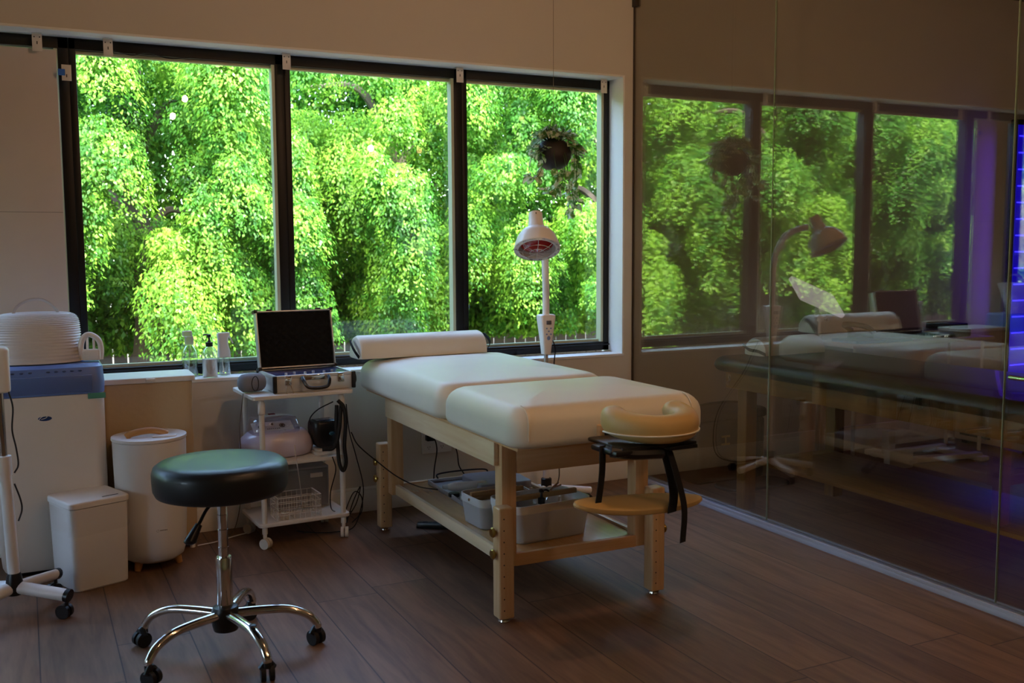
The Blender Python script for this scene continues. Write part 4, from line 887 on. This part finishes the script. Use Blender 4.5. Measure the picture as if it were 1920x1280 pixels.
obj('vine', sb, M_stem, Pl); f_ = obj('leaf_cluster', lb, M_vl, Pl, sharp=60)

# blind brackets along the window head
for i, (x, z) in enumerate(((.105, 2.305), (.395, 2.305), (1.205, 2.305), (2.125, 2.305), (3.015, 2.305), (.218, 2.17))):
    lab = ['white slotted blind bracket above the white window panel', 'white slotted blind bracket at the left end of the left clear pane', 'white slotted blind bracket on the mullion left of the middle pane', 'white slotted blind bracket on the mullion right of the middle pane',
           'white slotted blind bracket at the far right of the window head', 'white bracket with blue tape beside the top of the white window panel'][i]
    t = thing('blind_bracket', lab, 'bracket', (x, 4.925, z), 0, 'blind brackets on the window frame')
    b = NB(); zz = -.01 if i < 5 else 0; box(b, -.02, .02, -.001, .001, -.085 if i < 5 else -.07, zz, .0005)
    if i < 5: box(b, -.02, .02, -.001, .045, -.0065, -.005)
    obj('bracket_plate', b, M_whitem, t)
    b = NB(); box(b, -.002, .002, -.0016, -.001, -.055, -.042)
    if i < 5:
        for x_ in (-.011, .011): cyl(b, (x_, -.0016, -.024), (x_, -.001, -.024), .003, seg=8)
    obj('bracket_slot', b, M_blackpl, t)
    if i == 5: obj('blue_tape', box(NB(), -.035, -.006, -.0025, -.0016, -.048, -.02), mat('blue_masking_tape', '#2f6fd0', .6), t)
cable('frame_cable', [(.42, 4.97, 2.255), (.50, 4.96, 2.24), (.57, 4.965, 2.256), (.66, 4.96, 2.238), (.76, 4.97, 2.25)], .003, M_blackpl, 'thin black cable tucked along the top of the left window frame')

# outlet with plugs on the window wall
O = thing('wall_outlet', 'white wall outlet plate behind the massage table with two black plugs', 'outlet', (1.93, WY-.0005, .325))
obj('outlet_plate', box(NB(), -.085, .085, -.006, 0, -.058, .058, .002), M_trimw, O)
b = NB()
for x in (-.045, .03):
    for z in (-.024, .02):
        for dx in (-.006, .006): box(b, x+dx-.001, x+dx+.001, -.0066, -.0055, z-.004, z+.004)
        cyl(b, (x, -.0066, z-.010), (x, -.0055, z-.010), .0022, seg=8)
obj('socket_slot', b, M_blackpl, O)
cable('plug_cord', [(1.885, 4.80, .355), (1.90, 4.78, .345), (1.905, 4.77, .29), (1.89, 4.77, .20), (1.885, 4.77, .13)], .0035, M_blackpl, 'black plug cord hanging from the wall outlet, left one', 'cord')
cable('plug_cord', [(1.99, 4.81, .345), (2.00, 4.78, .335), (2.02, 4.77, .27), (2.03, 4.77, .20), (2.06, 4.77, .15)], .0035, M_blackpl, 'black plug cord hanging from the wall outlet, right one', 'cord')
ad = thing('power_adapter', 'black power adapter plugged into the wall outlet', 'adapter', (1.885, 4.815, .355)); obj('adapter_body', box(NB(), -.022, .022, -.018, .018, -.016, .016, .004), M_blackpl, ad)
ps = thing('power_strip', 'black power strip on the floor behind the massage table leg', 'power strip', (1.76, 4.36, 0), R(-35)); obj('strip_body', box(NB(), -.12, .12, -.022, .022, 0, .028, .006), M_blackpl, ps)
b = NB(); 
for k in range(4): cyl(b, (-.08+.05*k, 0, .028), (-.08+.05*k, 0, .0285), .014, seg=14)
obj('strip_socket', b, M_rubber, ps)
# ------------------------------------------------------------------ room beyond the glass
M_gvinyl = mat('dark_green_vinyl', '#22352d', .38, coat=.15)
M_oak = wood_mat('honey_wood', '#8a5f2c', '#a87838', .4, axis=1); M_oakz = wood_mat('honey_wood_leg', '#8a5f2c', '#a87838', .4, axis=2)
G = thing('treatment_table', 'dark green padded treatment table on a wooden frame behind the glass partition', 'massage table', (3.60, 3.06, 0))
obj('cushion', pad(NB(), 0, .02, .80, 2.2, .705, .79, rp=.08, rt=.045, rb=.035, crown=.008, k=8), M_gvinyl, G, sharp=80)
for s in (-1, 1): obj('side_apron', box(NB(), s*.35-.012, s*.35+.012, -1.02, 1.02, .625, .705, .003), M_oak, G)
for s in (-1, 1): obj('end_apron', box(NB(), -.338, .338, s*1.0-.012, s*1.0+.012, .625, .705, .003), M_oak, G)
for sx in (-1, 1):
    for sy in (-1, 1): obj('leg', box(NB(), sx*.30-.035, sx*.30+.035, sy*.92-.035, sy*.92+.035, 0, .66, .005), M_oakz, G)
obj('shelf', box(NB(), -.262, .262, -.93, .93, .235, .255, .003), M_oak, G)
b = NB(); lathe(b, [(.001, 0), (.014, .001), (.014, .004), (.001, .005)], seg=16, M=Matrix.Translation((-.363, .985, .685)) @ Matrix.Rotation(R(-90), 4, 'Y')); lathe(b, [(.001, 0), (.014, .001), (.014, .004), (.001, .005)], seg=16, M=Matrix.Translation((-.363, 1.0, .65)) @ Matrix.Rotation(R(-90), 4, 'Y'))
tube(b, [(-.366, .985, .685), (-.366, .98, .668), (-.366, 1.0, .65)], .006, seg=8); obj('hinge_bracket', b, M_chrome, G)
bo = thing('half_round_bolster', 'small cream half round bolster on the far end of the green treatment table', 'bolster', (3.56, 4.0, .7905), R(2), 'cream bolsters')
obj('bolster_body', bolster(.42, .17, .09), M_cream, bo)
b = NB(); ribbon(b, [(-.213, -.085, .012), (-.217, -.03, .025), (-.217, .03, .028), (-.213, .085, .05)], .016, .003, (0, .2, 1)); obj('carry_strap', b, M_blackfab, bo)
# dark case on the floor by the wall
sc = thing('dark_tool_bag', 'black boxy bag with yellow marks standing on the floor behind the glass', 'bag', (3.62, 4.62, 0), R(0))
M_bag = mat('black_bag_fabric', '#181416', .8, bump=.2, bscale=200)
obj('bag_body', pad(NB(), 0, 0, .50, .26, .0, .36, rp=.04, rt=.02, rb=.02), M_bag, sc)
obj('bag_lid', pad(NB(), 0, 0, .52, .28, .361, .425, rp=.04, rt=.02, rb=.01, crown=.01), M_bag, sc)
obj('front_pocket', pad(NB(), .12, -.14, .13, .03, .10, .34, rp=.01, rt=.01, rb=.01), mat('grey_pocket', '#3c3436', .6), sc)
b = NB()
for k in range(2): box(b, -.08, -.02, -.1325, -.1305, .26-.045*k, .272-.045*k)
box(b, -.055, -.045, -.1325, -.1305, .215, .272); obj('yellow_mark', b, mat('yellow_print', '#8f7a22', .6), sc)
b = NB(); tube(b, [(-.2, 0, .425), (-.08, 0, .44), (.08, .0, .44), (.2, 0, .425)], .006, seg=8); obj('bag_handle', b, M_blackfab, sc)
tag(obj('black_cloth', pad(NB(), 3.66, 4.36, .46, .20, .0, .03, rp=.08, rt=.012, rb=.004, crown=.012), M_blackfab), 'black cloth heap on the floor in front of the dark bag', 'cloth')
# white side cart by the wall with a dark tray
wc = thing('side_table', 'narrow white side table along the wall in the room behind the glass', 'table', (5.05, 4.56, 0))
obj('table_top', box(NB(), -.62, .62, -.17, .17, .735, .757, .004), M_whitem, wc)
for sx in (-1, 1):
    for sy in (-1, 1): obj('leg', cyl(NB(), (sx*.56, sy*.13, 0), (sx*.56, sy*.13, .736), .012), M_whitem, wc)
bt = thing('blue_tablet', 'flat pale blue pad lying on the white side table behind the glass', 'pad', (4.72, 4.52, .7575), R(-2)); obj('pad_body', pad(NB(), 0, 0, .46, .22, 0, .018, rp=.01, rt=.004, rb=.003), mat('pale_blue_plastic', '#5f7fa8', .4), bt)
kt = thing('black_tray', 'long black tray with raised end on the side table behind the glass', 'tray', (5.12, 4.60, .757), R(-3))
b = NB(); box(b, -.40, .42, -.12, .12, 0.0, .05, .01); pad(b, .33, 0, .17, .2, .03, .085, rp=.01, rt=.01, rb=.01); tube(b, [(-.38, -.1, .05), (-.44, -.1, .09), (-.46, .0, .10), (-.44, .1, .09), (-.38, .1, .05)], .018, seg=8); obj('tray_body', b, M_blackpl, kt)
# tilting white panel on a stand; its faint glow is added to make it show
wl = thing('tilting_white_panel', 'white tilted panel on a thin stand behind the glass, with added glow', 'lamp', (4.27, 4.50, 0))
obj('stand_pole', cyl(NB(), (0, 0, .03), (0, 0, .93), .012), M_whitem, wl)
obj('stand_base', lathe(NB(), [(.002, 0), (.14, 0), (.14, .015), (.03, .03), (.012, .035)], seg=32), M_whitem, wl)
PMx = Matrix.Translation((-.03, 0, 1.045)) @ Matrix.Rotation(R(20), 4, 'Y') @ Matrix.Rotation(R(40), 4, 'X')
b = NB(); pad(b, 0, 0, .36, .20, -.015, .015, rp=.015, rt=.008, rb=.008, M=PMx); obj('panel_head', b, mat('white_panel_added_glow', '#e0d6da', .5, emis='#d6c4cc', estr=.4), wl)
b = NB(); cyl(b, (-.03, -.0, .955), (.03, 0, .955), .028); tube(b, [(0, 0, .90), (0, 0, .93), (-.02, 0, .955)], .02, seg=10); obj('tilt_joint', b, M_white, wl); obj('tilt_knob', cyl(NB(), (.012, -.03, .915), (.014, -.045, .912), .01), M_chrome, wl)
# long white floor heater
ht = thing('baseboard_heater', 'long low white heater with dark grille on the floor in the room behind the glass', 'heater', (5.78, 4.42, 0))
obj('heater_body', pad(NB(), 0, 0, .10, .62, .02, .12, rp=.02, rt=.02, rb=.01), M_whitem, ht)
b = NB(); box(b, -.052, -.0495, .02, .26, .055, .09); obj('heater_grille', b, M_blackpl, ht)
for y in (-.23, .23): obj('foot', box(NB(), -.04, .04, y-.02, y+.02, 0, .03), M_blackpl, ht)
ft = thing('floor_stand', 'white low floor stand with two arms on the floor behind the glass', 'stand', (4.62, 4.42, 0))
b = NB(); box(b, .16, .24, -.16, .20, .02, .055, .008); box(b, .20, .78, -.10, -.04, .015, .05, .01, M=Matrix.Rotation(R(-8), 4, 'Z')); box(b, .16, .22, .0, .06, .055, .20, .008); box(b, .16, .80, .10, .15, .015, .045, .01); box(b, -.0, .2, -.16, -.11, .0, .12, .008); box(b, .70, .78, -.24, .14, 0, .03, .01)
obj('stand_frame', b, M_whitem, ft)
# blue light panel
BP = thing('blue_light_panel', 'tall glowing blue light therapy panel at the right edge behind the glass', 'light', (6.40, 4.62, 0))
obj('panel_frame', box(NB(), -.30, .30, .0, .05, .08, 2.20, .01), M_blackpl, BP)
obj('blue_face', box(NB(), -.285, .285, -.006, 0, .12, 2.16), mat('blue_led_face', '#1808a8', .4, emis='#1a00ff', estr=.35), BP)
M_led = mat('blue_led_tube', '#5566ff', .3, emis='#3428ff', estr=3)
for k in range(19):
    z = 2.085-.112*k
    if z < .14: break
    obj('light_tube', cyl(NB(), (-.28, -.012, z), (.28, -.012, z), .004, seg=8), M_led, BP)
b = NB(); box(b, -.28, .28, -.10, .12, .0, .08, .01); obj('panel_foot', b, M_blackpl, BP)
for e_ in list(bpy.data.objects):
    if e_.name in ('lid_', 'face_cradle') and e_.type == 'EMPTY': bpy.data.objects.remove(e_)

# the panel's own glow washes the wall behind it
gd = lamp('panel_back_glow', 'AREA', (6.16, 4.70, 1.45), 1.0, (.13, .03, 1.0), .1, target=(5.70, 4.84, 1.45)); gd.data.shape = 'RECTANGLE'; gd.data.size = .12; gd.data.size_y = 1.3
